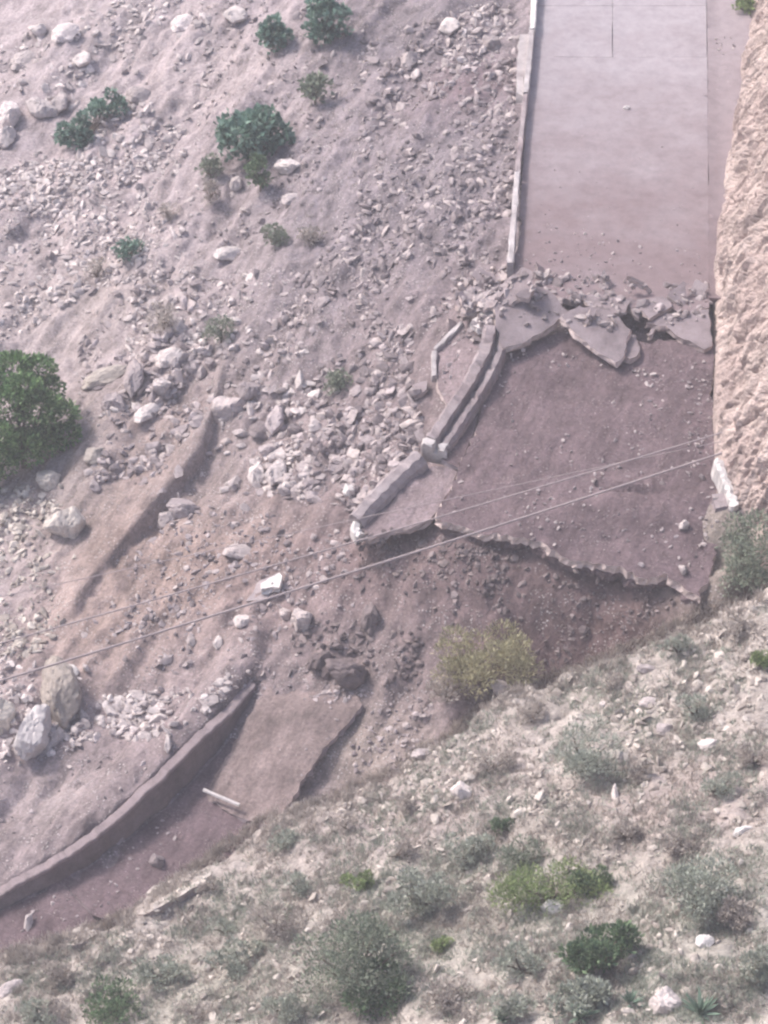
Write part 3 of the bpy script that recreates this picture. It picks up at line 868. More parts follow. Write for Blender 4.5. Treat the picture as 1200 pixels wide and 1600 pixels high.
po = P(720, 560, -1.2)
e = empty('fallen_kerb', po)
tag(e, 'tilted dusty pavement piece with pale kerb edging left of the fallen parapet', 'kerb')
q = PA([(680, 552, -1.45), (722, 510, -0.95), (758, 520, -0.75), (766, 545, -0.9), (735, 610, -1.45), (700, 640, -1.8), (684, 606, -1.75)])
z3 = fit_plane(q)
plate('paving', ragged(q, 0.2, 0.02, 63), z3, 0.2, M['dusty'], M['fracture'], 0.14, 0.05, 63, origin=po, parent=e)
lay(q, z3)
sweep('kerb_edge', [P(722, 507, -0.9), P(700, 530, -1.15), P(681, 549, -1.4)], box_sec(0.15, 0.14), M['kerb'], po, e, 0.15, 0.012, 214)
sweep('kerb_edge', [P(679, 551, -1.35), P(677, 572, -1.5), P(679, 590, -1.65)], box_sec(0.17, 0.12), M['kerb'], po, e, 0.15, 0.012, 215)

# white kerb at the foot of the bank
wk = P(1136, 760, -1.3)
tag(sweep('white_kerb', [P(1120, 726, -1.1), P(1128, 744, -1.2), P(1138, 768, -1.3), P(1148, 800, -1.45)], [(-0.14, -0.4), (0.16, -0.4), (0.14, 0.22), (0.04, 0.3), (-0.1, 0.28), (-0.14, 0.15)], M['white'], wk, None, 0.1, 0.025, 216),
    'bright white kerb stub at the foot of the tan bank', 'kerb')
# pole lying on the tipped slab corner
tag(sweep('fallen_pole', [P(318, 1234, -6.55), P(345, 1246, -6.6), P(374, 1258, -6.6)], [(0.06 * math.cos(t), 0.06 * math.sin(t)) for t in np.linspace(0, 2 * math.pi, 8)[:-1]], M['pale_end'], P(345, 1246, -6.6), None, 0.2, 0.004, 217),
    'short pale pole lying at the lower left corner of the tipped slab', 'pole')

# ------------------------------------------------------------------ cut bank on the right
BK = PA([(1215, -260, 0), (1195, -120, 0), (1178, -20, 0), (1166, 60, 0), (1152, 150, 0), (1134, 250, 0), (1118, 350, 0), (1113, 430, 0), (1112, 550, -0.5), (1114, 650, -0.9), (1120, 725, -1.2), (1146, 795, -1.6), (1185, 850, -1.8), (1250, 890, -1.6), (1400, 900, -1)])


def worley(x, y, seed):
    ix = np.floor(x); iy = np.floor(y)
    f1 = np.full(x.shape, 9.0); f2 = np.full(x.shape, 9.0); cid = np.zeros(x.shape); cx = np.zeros(x.shape); cy = np.zeros(x.shape)
    for dx in (-1, 0, 1):
        for dy in (-1, 0, 1):
            gx = ix + dx; gy = iy + dy
            jx = gx + _hash(gx, gy, seed); jy = gy + _hash(gx, gy, seed + 1)
            d = np.hypot(x - jx, y - jy)
            nearer = d < f1
            f2 = np.where(nearer, f1, np.minimum(f2, d)); f1 = np.where(nearer, d, f1)
            cid = np.where(nearer, _hash(gx, gy, seed + 2), cid); cx = np.where(nearer, x - jx, cx); cy = np.where(nearer, y - jy, cy)
    return f1, f2, cid, cx, cy


def bank():
    L = np.r_[0, np.cumsum(np.linalg.norm(np.diff(BK, axis=0), axis=1))]
    s = np.arange(0, L[-1], 0.08); n = len(s)
    B = np.stack([np.interp(s, L, BK[:, i]) for i in range(3)], 1)
    for _ in range(8): B[1:-1] = (B[:-2] + 2 * B[1:-1] + B[2:]) / 4
    T = np.gradient(B[:, :2], axis=0); T /= np.linalg.norm(T, axis=1)[:, None]
    out = np.c_[-T[:, 1], T[:, 0]]          # travel towards the camera; away from the road
    prof = np.array([(-0.02, -1.6), (0.05, 0.0), (0.5, 1.2), (1.1, 2.6), (1.9, 4.2), (2.9, 5.6), (4.4, 6.8), (8, 8.5), (20, 12), (60, 22)])
    pl = np.r_[0, np.cumsum(np.linalg.norm(np.diff(prof, axis=0), axis=1))]
    v = np.r_[np.arange(0, pl[6], 0.08), np.linspace(pl[6], pl[-1], 14)]
    m = len(v)
    po_ = np.interp(v, pl, prof[:, 0]); ph = np.interp(v, pl, prof[:, 1])
    S, Vv = np.meshgrid(s, v)
    wp = 0.5 * fbm(S / 1.1, Vv / 1.1, 3, 161)
    dsp = 0.6 * fbm(S / 2.4 + wp, Vv / 4.0, 3, 171, 0.5) - 0.2 * np.exp(-(fbm(S / 0.9 + wp, Vv / 3.5, 3, 176) / 0.05) ** 2) - 0.2 * np.abs(fbm(S / 0.6 + wp, Vv / 2.0 + wp, 4, 181, 0.6)) + 0.14 * np.floor(4 * (fbm(S / 0.5 + wp, Vv / 0.8, 3, 191) + 0.5)) / 4
    for sx_, sy_, am, sd in ((1.2, 4.0, 0.26, 301), (0.45, 1.5, 0.13, 311), (0.18, 0.4, 0.05, 321)):
        wx = 0.5 * fbm(S / sx_ * 0.6, Vv / sy_ * 0.6, 3, sd + 5)
        f1, f2, cid, cx, cy = worley(S / sx_ + wx, Vv / sy_ + wx, sd)
        dsp = dsp + am * (cid - 0.5 + (cid - 0.5) * 0.9 * cx + (_hash(np.floor(cid * 997), np.floor(cid * 97), 3) - 0.5) * 0.9 * cy) - am * 0.8 * np.exp(-((f2 - f1) / 0.06) ** 2)
    dsp *= sstep(1.3, 2.2, Vv) * 0.68 + 0.1
    V = np.zeros((m, n, 3))
    wid = 1 + 0.0 * S
    V[..., 0] = B[None, :, 0] + out[None, :, 0] * (po_[:, None] - dsp)
    V[..., 1] = B[None, :, 1] + out[None, :, 1] * (po_[:, None] - dsp) * np.where(po_[:, None] > 6, 0.3, 1)
    V[..., 2] = B[None, :, 2] + ph[:, None] + 0.3 * dsp
    idx = np.arange(m * n).reshape(m, n)
    Fq = np.stack([idx[:-1, :-1].ravel(), idx[1:, :-1].ravel(), idx[1:, 1:].ravel(), idx[:-1, 1:].ravel()], 1)
    me = mesh('rock_bank', V.reshape(-1, 3), Fq, M['bank'], smooth=False)
    x, y, z = V.reshape(-1, 3).T
    k = sstep(-0.12, 0.25, fbm(y / 1.5, z / 1.5, 4, 7))[:, None]
    c = np.array((0.47, 0.378, 0.345)) * k + np.array((0.39, 0.305, 0.28)) * (1 - k)
    k2 = (sstep(0.12, 0.3, fbm(y / 0.9, z / 0.9, 4, 17)))[:, None] * 0.4
    c = c * (1 - k2) + np.array((0.27, 0.215, 0.195)) * k2
    col_attr(me, c)
    return tag(link('rock_bank', me), kind='structure')


bank()

# ------------------------------------------------------------------ overhead cables
def cable(pts, r, label):
    pts = np.array(pts)
    o = pts.mean(0)
    c = sweep('cable', pts, [(r * math.cos(t), r * math.sin(t)) for t in np.linspace(0, 2 * math.pi, 7)[:-1]], M['cable'], o, None, 0.8, 0.0, 0)
    return tag(c, label, 'cable', 'cables slung across the slide')


def span(a, b, za, zb, sag, n=24):
    A, B = P(*a, za), P(*b, zb)
    return [A + (B - A) * t - np.array([0, 0, sag * 4 * t * (1 - t)]) for t in np.linspace(0, 1, n)]


cable(span((1128, 708), (-160, 1112), -0.2, -4.0, 0.12), 0.037, 'thickest and lowest pale cable crossing the slide')
cable(span((1128, 676), (-160, 1050), 0.2, -4.0, 0.10), 0.027, 'middle thin cable crossing the slide above the thick one')
cable(span((1126, 690), (-160, 968), 0.0, -4.2, -0.05), 0.014, 'topmost very thin cable crossing the slide and parapets')

# ------------------------------------------------------------------ rocks
def rock_shape(seed, flat=1.0):
    r = np.random.default_rng(seed)
    import bmesh
    bm = bmesh.new()
    p = r.normal(0, 1, (24, 3)); p /= np.linalg.norm(p, axis=1)[:, None]
    p *= r.uniform(0.78, 1.1, (24, 1)); p *= np.array([1, r.uniform(.6, .9), r.uniform(.45, .75) * flat])
    for q in p: bm.verts.new(q)
    g = bmesh.ops.convex_hull(bm, input=bm.verts)
    bmesh.ops.delete(bm, geom=[v for v in bm.verts if not v.link_faces], context='VERTS')
    bmesh.ops.triangulate(bm, faces=bm.faces)
    bm.verts.index_update()
    V = np.array([tuple(v.co) for v in bm.verts]); Fi = np.array([[v.index for v in f.verts] for f in bm.faces])
    bm.free()
    return V, Fi


SHAPES = [rock_shape(s, 1.0 if s % 3 else 0.6) for s in range(14)]
ROCK_ME = {}


def rock_mesh(i, mat):
    if (i, mat) not in ROCK_ME:
        ROCK_ME[(i, mat)] = mesh('rock', *SHAPES[i], M[mat])
    return ROCK_ME[(i, mat)]


def rotm(n, r):
    q = r.normal(0, 1, (n, 4)); q[:, 1:3] *= 0.35; q /= np.linalg.norm(q, axis=1)[:, None]
    w, x, y, z = q.T
    return np.stack([1 - 2 * (y * y + z * z), 2 * (x * y - z * w), 2 * (x * z + y * w), 2 * (x * y + z * w), 1 - 2 * (x * x + z * z), 2 * (y * z - x * w), 2 * (x * z - y * w), 2 * (y * z + x * w), 1 - 2 * (x * x + y * y)], 1).reshape(n, 3, 3)


def boulder_shape(seed):
    import bmesh
    r = np.random.default_rng(seed)
    bm = bmesh.new(); bmesh.ops.create_icosphere(bm, subdivisions=4, radius=1.0)
    V = np.array([tuple(v.co) for v in bm.verts]); Fi = np.array([[v.index for v in f.verts] for f in bm.faces]); bm.free()
    n = r.normal(0, 1, (15, 3)); n /= np.linalg.norm(n, axis=1)[:, None]; d = r.uniform(0.62, 1.0, 15)
    dot = V @ n.T
    rad = np.min(np.where(dot > 0.15, d / np.maximum(dot, 0.15), 9.0), axis=1)      # broken along planes
    rad = np.minimum(rad, 1.15)
    rad = rad * (1 + 0.16 * fbm(V[:, 0] * 2.1 + V[:, 2] * 1.3, V[:, 1] * 2.1 - V[:, 2], 4, seed, 0.6) - 0.1 * np.exp(-(fbm(V[:, 0] * 1.7 + 5, V[:, 1] * 1.7 + V[:, 2] * 1.5, 3, seed + 9) / 0.05) ** 2))
    return V * rad[:, None] * np.array([1, r.uniform(.75, 1), r.uniform(.6, .85)]), Fi


BOULDER_SHAPES = [boulder_shape(40 + k) for k in range(10)]
BOULDER_ME = {}


def boulder_mesh(i, mat):
    if (i, mat) not in BOULDER_ME: BOULDER_ME[(i, mat)] = mesh('boulder', *BOULDER_SHAPES[i], M[mat])
    return BOULDER_ME[(i, mat)]


def one_rock(px, py, wpx, hpx, label, mat='rock', group=None, name='boulder', rotz=None, shape=None, sink=0.25, cat='rock'):
    p = hit(px, py + hpx * 0.25)
    s = px_per_m(p)
    a = 1.22 * wpx / 2 / s; b = 1.25 * hpx / 2 / s
    i = rnd.randrange(10) if shape is None else shape
    o = link(name, boulder_mesh(i, mat))
    o.scale = (a, b * 1.35, b * 1.45)
    o.rotation_euler = (rnd.uniform(-.25, .25), rnd.uniform(-.25, .25), rnd.uniform(-.4, .4) if rotz is None else rotz)
    o.location = (p[0], p[1], p[2] + b * 0.32)
    return tag(o, label, cat, group)


BOULDERS = [
    (36, 96, 40, 22, 'pale flat block high on the far left slope', 'rock_pale', .5), (100, 52, 40, 20, 'pale slanted block near the top left corner', 'rock_pale', .5), (62, 45, 26, 16, 'small pale block left of the slanted one at the top left', 'rock_pale'), (128, 92, 26, 20, 'pale angular block right of the pale flat block', 'rock_pale'),
    (10, 212, 30, 26, 'pale block below the boulders at the left frame edge', 'rock_pale'), (92, 160, 26, 24, 'pale stone touching the broad boulder on its right', 'rock_pale'), (285, 38, 36, 20, 'pale flat stone alone near the top of the slope', 'rock_pale', .5), (365, 20, 34, 22, 'pale stone near the top edge left of the bushes', 'rock_pale'),
    (262, 560, 40, 22, 'pale tilted block above the fresh earth flow', 'rock_pale', .6), (180, 628, 34, 26, 'grey block at the right foot of the big green tree', 'rock'), (252, 600, 30, 24, 'pale block right of the upright pointed rock', 'rock_pale'), (150, 712, 30, 20, 'tan block below the big green tree', 'rock_tan'), (80, 745, 34, 24, 'tan block under the crown of the big green tree', 'rock_tan'), (385, 610, 34, 30, 'grey block beside the broad boulder of the rock pile', 'rock'),
    (700, 40, 30, 22, 'pale block on the rubble left of the white kerb', 'rock_pale'), (768, 66, 26, 22, 'pale block just below the white kerb', 'rock_pale'), (640, 90, 26, 20, 'grey block on the grey slope left of the hollow', 'rock'),
    (60, 165, 44, 30, 'pale broad boulder at far left edge of the upper slope', 'rock_pale'), (20, 178, 30, 36, 'second pale boulder at the left frame edge, left of the broad one', 'rock_pale'),
    (215, 150, 34, 20, 'white flat stone just right of the elongated bush', 'rock_pale', .5), (448, 258, 42, 24, 'white blocky stone right below the big broad-leaved bush', 'rock_pale'),
    (370, 282, 16, 18, 'small white stone under the tail of the big broad-leaved bush', 'rock_pale'), (455, 312, 30, 14, 'pale slanted stone below the white blocky stone', 'rock_pale', .5),
    (355, 395, 44, 14, 'long pale flat rock lying diagonally beside the small grey-green shrub', 'rock_pale', .55), (240, 475, 16, 18, 'white stone beside the brown dry bush on the left slope', 'rock_pale'),
    (275, 510, 22, 26, 'pale leaning stone right of the brown dry bush', 'rock_pale', .7), (230, 645, 52, 14, 'long white splinter of rock lying diagonally on the left slope', 'rock_pale', .95),
    (160, 588, 70, 20, 'long tan ledge of rock right of the big green tree', 'rock_tan', .5), (207, 588, 26, 40, 'upright pale pointed rock next to the long tan ledge', 'rock'),
    (315, 583, 12, 20, 'small bright stone standing in the grey debris of the left slope', 'rock_pale'), (355, 635, 48, 34, 'broad grey boulder at the head of the rock pile', 'rock'),
    (410, 675, 40, 22, 'pale slab-like rock in the middle of the rock pile', 'rock', .5), (430, 655, 26, 34, 'tilted rock at the right of the rock pile', 'rock'),
    (430, 740, 30, 32, 'rounded pale boulder at the lower end of the rock pile', 'rock_pale'), (402, 738, 22, 28, 'pale rock touching the rounded boulder on its left', 'rock_pale'),
    (415, 700, 26, 18, 'flat rock between the slab-like rock and rounded boulder', 'rock'), (460, 670, 26, 20, 'brown rock at the right rim of the rock pile', 'rock'),
    (292, 792, 46, 24, 'brown boulder with dark underside below the scarp', 'rock'), (262, 806, 26, 22, 'smaller brown boulder left of the one below the scarp', 'rock'),
    (105, 812, 46, 44, 'tan rounded boulder on the earth left of the scarp', 'rock_tan'), (45, 850, 14, 12, 'small white stone left of the tan rounded boulder', 'rock_pale'),
    (370, 862, 44, 18, 'flat pinkish rock on the loose earth above the tan slab', 'rock', .3), (470, 962, 32, 34, 'grey round-topped boulder below the lower cable', 'rock'),
    (445, 958, 18, 20, 'small rock left of the grey round-topped boulder', 'rock'), (375, 970, 22, 20, 'pale rock under the tan slab', 'rock_pale'),
    (546, 768, 16, 18, 'bright white cube of rubble above the lowest parapet', 'white'), (548, 1046, 62, 32, 'broad dark boulder above the tipped slab', 'rock_dark'),
    (502, 1028, 34, 28, 'dark angular rock left of the broad dark boulder', 'rock_dark'), (515, 1046, 24, 20, 'small dark rock touching the broad dark boulder', 'rock_dark'),
    (578, 958, 22, 30, 'dark upright rock in the mud below the sunken slab', 'rock_dark'), (340, 1002, 14, 14, 'white round stone on the orange earth fan', 'rock_pale'),
    (298, 1002, 12, 12, 'smaller white stone on the orange earth fan', 'rock_pale'), (92, 1078, 52, 66, 'tall tan boulder above the debris terrace', 'rock_tan'),
    (106, 1052, 28, 18, 'white capping stone on the tall tan boulder', 'white'), (55, 1142, 48, 60, 'big whitish boulder at the left rim of the debris terrace', 'pale_end'),
    (130, 1118, 14, 22, 'pale stone right of the tall tan boulder', 'rock_pale'), (5, 1120, 26, 44, 'pale block at the left frame edge above the terrace', 'rock_tan'),
    (262, 1158, 10, 20, 'slim white stone at the lower end of the stone heap', 'rock_pale'), (375, 1103, 12, 10, 'single white pebble at the head of the wall', 'rock_pale'),
    (45, 1438, 12, 18, 'white stone on the lower road near the frame edge', 'rock_pale'), (182, 1310, 18, 12, 'small stone in front of the curved wall', 'rock'),
    (246, 1345, 20, 18, 'stone on the lower road in front of the near slope', 'rock'), (862, 1416, 32, 24, 'bright white stone below the light green grass patch', 'white'),
    (1160, 1297, 26, 14, 'white stone at the right of the near slope', 'white'), (1100, 1470, 26, 14, 'white flat stone below the round grey bush', 'white', .4),
    (1040, 1560, 46, 40, 'big pale boulder by the agave at lower right', 'rock_pale'), (722, 1234, 34, 22, 'white rock at the foot of the near slope crest', 'rock_pale'),
    (1040, 1137, 26, 14, 'white flat stone in the middle of the near slope', 'rock_pale'), (1015, 1098, 34, 12, 'long pale stone on the upper near slope', 'rock_pale'),
    (1012, 1044, 30, 12, 'white stone near the crest of the near slope', 'rock_pale'), (1110, 1160, 28, 16, 'whitish stone right of the large grey bush', 'rock_pale'),
    (660, 1178, 28, 14, 'pale ledge stone on the crest beside the yellow bush', 'rock_pale'), (785, 1072, 30, 18, 'pale crest stone right below the yellow bush', 'rock_pale'),
    (15, 1545, 40, 14, 'long white stone in the lower left corner', 'rock_pale', .8), (960, 1240, 10, 22, 'white stone under the dark side of the grey bush', 'rock_pale'),
    (1068, 822, 14, 14, 'white stone lying on the sunken slab close to its lower tip', 'rock_pale'), (1068, 888, 12, 12, 'lone white stone near the pointed corner of the sunken slab', 'rock_pale'),
    (940, 1100, 10, 10, 'tiny white stone on the near slope crest', 'rock_pale'), (650, 115, 14, 14, 'white stone beside the dark hollow left of the kerb', 'rock_pale'), (978, 168, 9, 7, 'single white pebble in the middle of the upper road', 'white'),
]
for b in BOULDERS:
    one_rock(*b[:4], b[4], b[5], rotz=(b[6] if len(b) > 6 else None), shape=(3 if len(b) > 6 else None))
# the pale limestone slab on the near slope
rest_on('flat_rock', [(210, 1430), (240, 1392), (285, 1372), (330, 1362), (322, 1385), (280, 1412), (225, 1432)], 0.4, 0.1, 'broad pale pointed rock slab lying flat on the near slope', 'limestone', 71)
rest_on('flat_rock', [(92, 1472), (130, 1452), (158, 1458), (115, 1484)], 0.3, 0.08, 'smaller pale rock slab at the edge of the lower road', 'limestone', 72)



def zone(n, poly, smin, smax, power=2.2, seed=0, sharp=1.6, lo_cut=0.2):
    """n stones inside an outline: positions on the ground, sizes in metres; they lie in drifts along the fall line"""
    r = np.random.default_rng(seed)
    poly = np.array(poly, float)
    lo, hi = poly.min(0), poly.max(0)
    X = np.zeros((0, 3))
    while len(X) < n:
        c = r.uniform(lo, hi, (n * 2 + 20, 2)); c = c[inside(poly, c[:, 0], c[:, 1])]
        if not len(c): continue
        p = hit(c[:, 0], c[:, 1])
        a = p[:, 0] * DIRX + p[:, 1] * DIRY; cc = p[:, 0] * DIRY - p[:, 1] * DIRX
        cl = fbm(cc / 1.3, a / 3.2, 4, seed + 5) + 0.5
        sd_ = p[:, 1] - np.interp(p[:, 0], SCARP[:, 0], SCARP[:, 1])
        flow = (sd_ > -0.6) & (sd_ < 1.3) & (p[:, 0] > SCARP[0, 0] - 0.5) & (p[:, 0] < SCARP[-1, 0])      # fresh earth has buried the stones here
        X = np.r_[X, p[r.uniform(0, 1, len(p)) < np.clip((cl - lo_cut) * sharp, 0.05, 1) * np.where(flow, 0.08, 1)]]
    s = smin + (smax - smin) * r.uniform(0, 1, n) ** power
    return X[:n], s


ZONES = [
    # outline, countable stones, scree, sizes of the countable, sizes of the scree, material, colour word, group
    ([(0, 0), (330, 0), (330, 180), (160, 330), (0, 330)], 18, 2300, (.24, .5), (.05, .26), 'rock_pale', 'pale', 'stones on the upper left slope'),
    ([(0, 260), (300, 230), (340, 420), (160, 450), (0, 540)], 22, 3600, (.2, .38), (.05, .22), 'rock_pale', 'pale', 'stones in the left scree band'),
    ([(330, 0), (600, 0), (560, 300), (340, 420), (300, 230)], 8, 1500, (.18, .34), (.05, .18), 'rock', 'grey', 'stones among the bushes'),
    ([(560, 60), (810, 0), (800, 440), (640, 520), (480, 440), (560, 300)], 34, 4200, (.22, .5), (.05, .26), 'rock', 'grey', 'stones below the kerb'),
    ([(700, 10), (815, 0), (812, 110), (690, 110)], 8, 420, (.22, .45), (.06, .24), 'rock_pale', 'pale', 'stones below the kerb'),
    ([(150, 430), (480, 420), (640, 520), (660, 700), (560, 800), (330, 760), (140, 760), (120, 560)], 32, 4200, (.24, .6), (.06, .3), 'rock', 'grey', 'stones on the middle left slope'),
    ([(200, 420), (470, 430), (480, 560), (200, 560)], 10, 900, (.2, .45), (.06, .24), 'rock_pale', 'pale', 'stones on the middle left slope'),
    ([(340, 570), (500, 600), (480, 780), (340, 770)], 14, 420, (.34, .7), (.1, .34), 'rock_pale', 'pale', 'boulders of the rock pile'),
    ([(0, 760), (150, 760), (140, 930), (60, 1020), (0, 1040)], 10, 1000, (.2, .45), (.06, .22), 'rock_tan', 'tan', 'stones left of the scarp'),
    ([(240, 760), (560, 840), (560, 1060), (400, 1050), (60, 1060), (200, 900)], 20, 1500, (.16, .42), (.05, .18), 'rock', 'grey', 'stones on the earth fan'),
    ([(150, 1090), (330, 1075), (370, 1050), (360, 1095), (280, 1140), (210, 1160), (140, 1130)], 20, 1000, (.2, .46), (.07, .26), 'rock_pale', 'pale', 'stones in the heap behind the wall'),
    ([(0, 1030), (140, 1040), (160, 1130), (0, 1190)], 12, 500, (.24, .55), (.07, .26), 'rock_pale', 'pale', 'stones around the left boulders'),
    ([(0, 1200), (160, 1150), (260, 1180), (200, 1230), (0, 1370)], 5, 200, (.12, .22), (.04, .11), 'rock', 'grey', 'stones on the debris terrace'),
    ([(0, 1430), (120, 1380), (250, 1270), (340, 1250), (300, 1330), (150, 1440), (0, 1480)], 5, 150, (.12, .24), (.04, .1), 'rock', 'grey', 'stones on the lower road'),
    ([(560, 830), (690, 840), (1060, 940), (900, 1030), (680, 1060), (560, 1060)], 14, 1500, (.15, .34), (.04, .16), 'rock_dark', 'dark', 'stones below the sunken slab'),
    ([(440, 960), (660, 990), (660, 1070), (480, 1060)], 10, 500, (.22, .5), (.06, .22), 'rock_dark', 'dark', 'rocks above the tipped slab'),
    ([(690, 470), (730, 440), (800, 425), (1108, 440), (1108, 500), (960, 520), (880, 500), (790, 540), (690, 530)], 34, 900, (.2, .55), (.05, .22), 'rock', 'grey', 'rubble along the break'),
    ([(780, 545), (1105, 550), (1120, 800), (1090, 920), (700, 800), (740, 700)], 14, 1000, (.1, .24), (.03, .1), 'rock', 'grey', 'stones on the sunken slab'),
    ([(985, 580), (1005, 575), (1045, 600), (1040, 612), (1010, 604)], 5, 50, (.12, .24), (.05, .1), 'rock_pale', 'white', 'white stones on the sunken slab'),
    ([(815, 200), (1095, 200), (1095, 440), (805, 430)], 6, 160, (.09, .17), (.025, .07), 'rock', 'grey', 'stones on the upper road'),
    ([(810, 330), (920, 360), (1108, 400), (1108, 470), (800, 455)], 8, 320, (.1, .22), (.03, .1), 'rock', 'grey', 'rubble along the break'),
    ([(640, 1200), (760, 1100), (1110, 960), (1200, 940), (1200, 1300), (900, 1260), (600, 1330), (480, 1270)], 30, 3200, (.17, .42), (.04, .2), 'rock_tan', 'tan', 'stones on the upper near slope'),
    ([(300, 1360), (600, 1330), (900, 1260), (1200, 1300), (1200, 1600), (0, 1600), (0, 1510)], 20, 2200, (.15, .36), (.04, .18), 'rock_tan', 'tan', 'stones on the lower near slope'),
    ([(340, 1070), (400, 1040), (470, 1060), (400, 1090)], 4, 120, (.15, .3), (.05, .14), 'rock', 'grey', 'stones at the wall end'),
    ([(560, 1080), (700, 1080), (640, 1190), (520, 1240)], 4, 420, (.12, .28), (.04, .15), 'rock', 'grey', 'stones right of the tipped slab'),
    ([(1060, 560), (1112, 560), (1122, 720), (1140, 800), (1110, 880), (1080, 800)], 8, 260, (.12, .26), (.04, .12), 'rock', 'grey', 'stones at the foot of the bank'),
    ([(690, 520), (770, 520), (735, 620), (690, 620)], 4, 140, (.12, .26), (.04, .12), 'rock', 'grey', 'stones on the fallen kerb'),
    ([(0, 1185), (150, 1138), (155, 1155), (0, 1208)], 5, 110, (.2, .4), (.08, .2), 'rock_pale', 'white', 'stones along the terrace rim'),
    ([(420, 1040), (560, 1050), (580, 1110), (430, 1085)], 5, 240, (.12, .3), (.04, .14), 'rock', 'grey', 'stones on the upper end of the tipped slab'),
    ([(330, 1230), (540, 1080), (540, 1130), (430, 1270)], 3, 60, (.08, .16), (.03, .08), 'rock', 'grey', 'stones on the tipped slab'),
    ([(1118, 60), (1150, 60), (1140, 130), (1118, 140)], 4, 40, (.1, .2), (.04, .1), 'rock_pale', 'pale', 'stones in the gutter'),
]
# things to find a stone by
MARKS = [(512, 32, 'the topmost bush'), (426, 56, 'the small round bush'), (140, 195, 'the elongated bush'), (396, 212, 'the largest broad-leaved bush'), (200, 390, 'the dark shrub on the scree'),
         (430, 368, 'the grey-green slope shrub'), (345, 515, 'the pale feathery shrub'), (255, 498, 'the brown dry bush'), (60, 650, 'the big green tree'), (230, 645, 'the long white rock splinter'),
         (525, 598, 'the sparse shrub by the fallen kerb'), (425, 700, 'the rock pile'), (105, 812, 'the tan rounded boulder'), (292, 792, 'the brown boulder below the scarp'), (425, 915, 'the white block on the tan slab'),
         (470, 962, 'the grey round-topped boulder'), (548, 1046, 'the broad dark boulder'), (92, 1078, 'the tall tan boulder'), (55, 1142, 'the big whitish boulder'), (260, 1110, 'the stone heap'), (390, 1060, 'the head of the curved wall'),
         (200, 1260, 'the curved wall'), (110, 1400, 'the open joint of the lower road'), (430, 1170, 'the tipped slab'), (765, 1025, 'the yellow-green bush'), (680, 808, 'the left corner of the sunken slab'), (900, 880, 'the ragged slab edge'),
         (1095, 935, 'the pointed slab corner'), (975, 762, 'the crack in the sunken slab'), (725, 650, 'the grooved parapet'), (615, 790, 'the lowest parapet piece'), (760, 490, 'the whitish kerb chunk'), (830, 500, 'the big tilted slab'), (940, 530, 'the pointed hanging slab'),
         (1080, 515, 'the reddish slab by the bank'), (815, 250, 'the standing kerb'), (832, 30, 'the white kerb block'), (740, 140, 'the dark hollow by the kerb'), (980, 168, 'the white road pebble'), (1136, 760, 'the white kerb stub'), (690, 550, 'the pale kerb edging'),
         (1172, 870, 'the bush under the bank'), (920, 1175, 'the large hazy bush'), (860, 1392, 'the light green grass bush'), (1088, 1395, 'the round silvery bush'), (560, 1376, 'the vivid green tuft'), (270, 1400, 'the broad pale rock slab'),
         (555, 1510, 'the bottom centre bush'), (945, 1490, 'the dark green broad shrub'), (1040, 1560, 'the big pale boulder'), (722, 1234, 'the white crest rock'), (785, 1072, 'the pale crest stone'), (180, 1568, 'the lower left green shrub'), (660, 1400, 'the grey-green bush'),
         (600, 200, 'the bare grey slope'), (660, 330, 'the grey rubble slope'), (60, 120, 'the two pale boulders'), (1020, 595, 'the row of white stones'), (1000, 440, 'the edge of the break')]
ORD = ['', 'second ', 'third ', 'fourth ', 'fifth ', 'sixth ', 'seventh ', 'eighth ', 'ninth ', 'tenth ', 'eleventh ', 'twelfth ', 'thirteenth ', 'fourteenth ', 'fifteenth ']


def name_stones(lst):
    """label every countable stone by its size, tone and the nearest landmark; nearer ones come first"""
    by = {}
    for o, size, tone in lst:
        px, py = to_px(np.array(o.location))
        d = [math.hypot(px - m[0], py - m[1]) for m in MARKS]
        i = int(np.argmin(d)); dx, dy = px - MARKS[i][0], py - MARKS[i][1]
        side = ('right of' if dx > 0 else 'left of') if abs(dx) > 2 * abs(dy) else (('below' if dy > 0 else 'above') if abs(dy) > 2 * abs(dx) else ('lower ' if dy > 0 else 'upper ') + ('right of' if dx > 0 else 'left of'))
        word = 'large' if size > 0.36 else 'small' if size < 0.2 else 'medium'
        by.setdefault((word, tone, side, MARKS[i][2]), []).append((d[i], o))
    for (word, tone, side, mark), v in by.items():
        v.sort(key=lambda q: q[0])
        for k, (_, o) in enumerate(v):
            near = (ORD[min(k, 14)] + 'nearest ') if len(v) > 1 else ''
            o['label'] = f'{near}{word} {tone} stone {side} {mark}'


def merged(name, p, s, mat, seed, label, group=None):
    r = np.random.default_rng(seed)
    n = len(p)
    Rm = rotm(n, r)
    sc3 = s[:, None] * r.uniform(.55, 1.35, (n, 3)) * 0.5
    pick = r.integers(0, 14, n)
    VV, FF, off = [], [], 0
    for i in range(14):
        w = np.where(pick == i)[0]
        if not len(w): continue
        V0, F0 = SHAPES[i]
        V = np.einsum('nij,nkj->nki', Rm[w], V0[None] * sc3[w][:, None, :]) + (p[w] + np.c_[0 * w, 0 * w, s[w] * 0.03])[:, None, :]
        VV.append(V.reshape(-1, 3))
        FF.append((F0[None] + (np.arange(len(w)) * len(V0))[:, None, None] + off).reshape(-1, 3)); off += len(w) * len(V0)
    me = mesh(name, np.concatenate(VV), np.concatenate(FF), M[mat])
    return tag(link(name, me), label, 'scree', group, 'stuff')


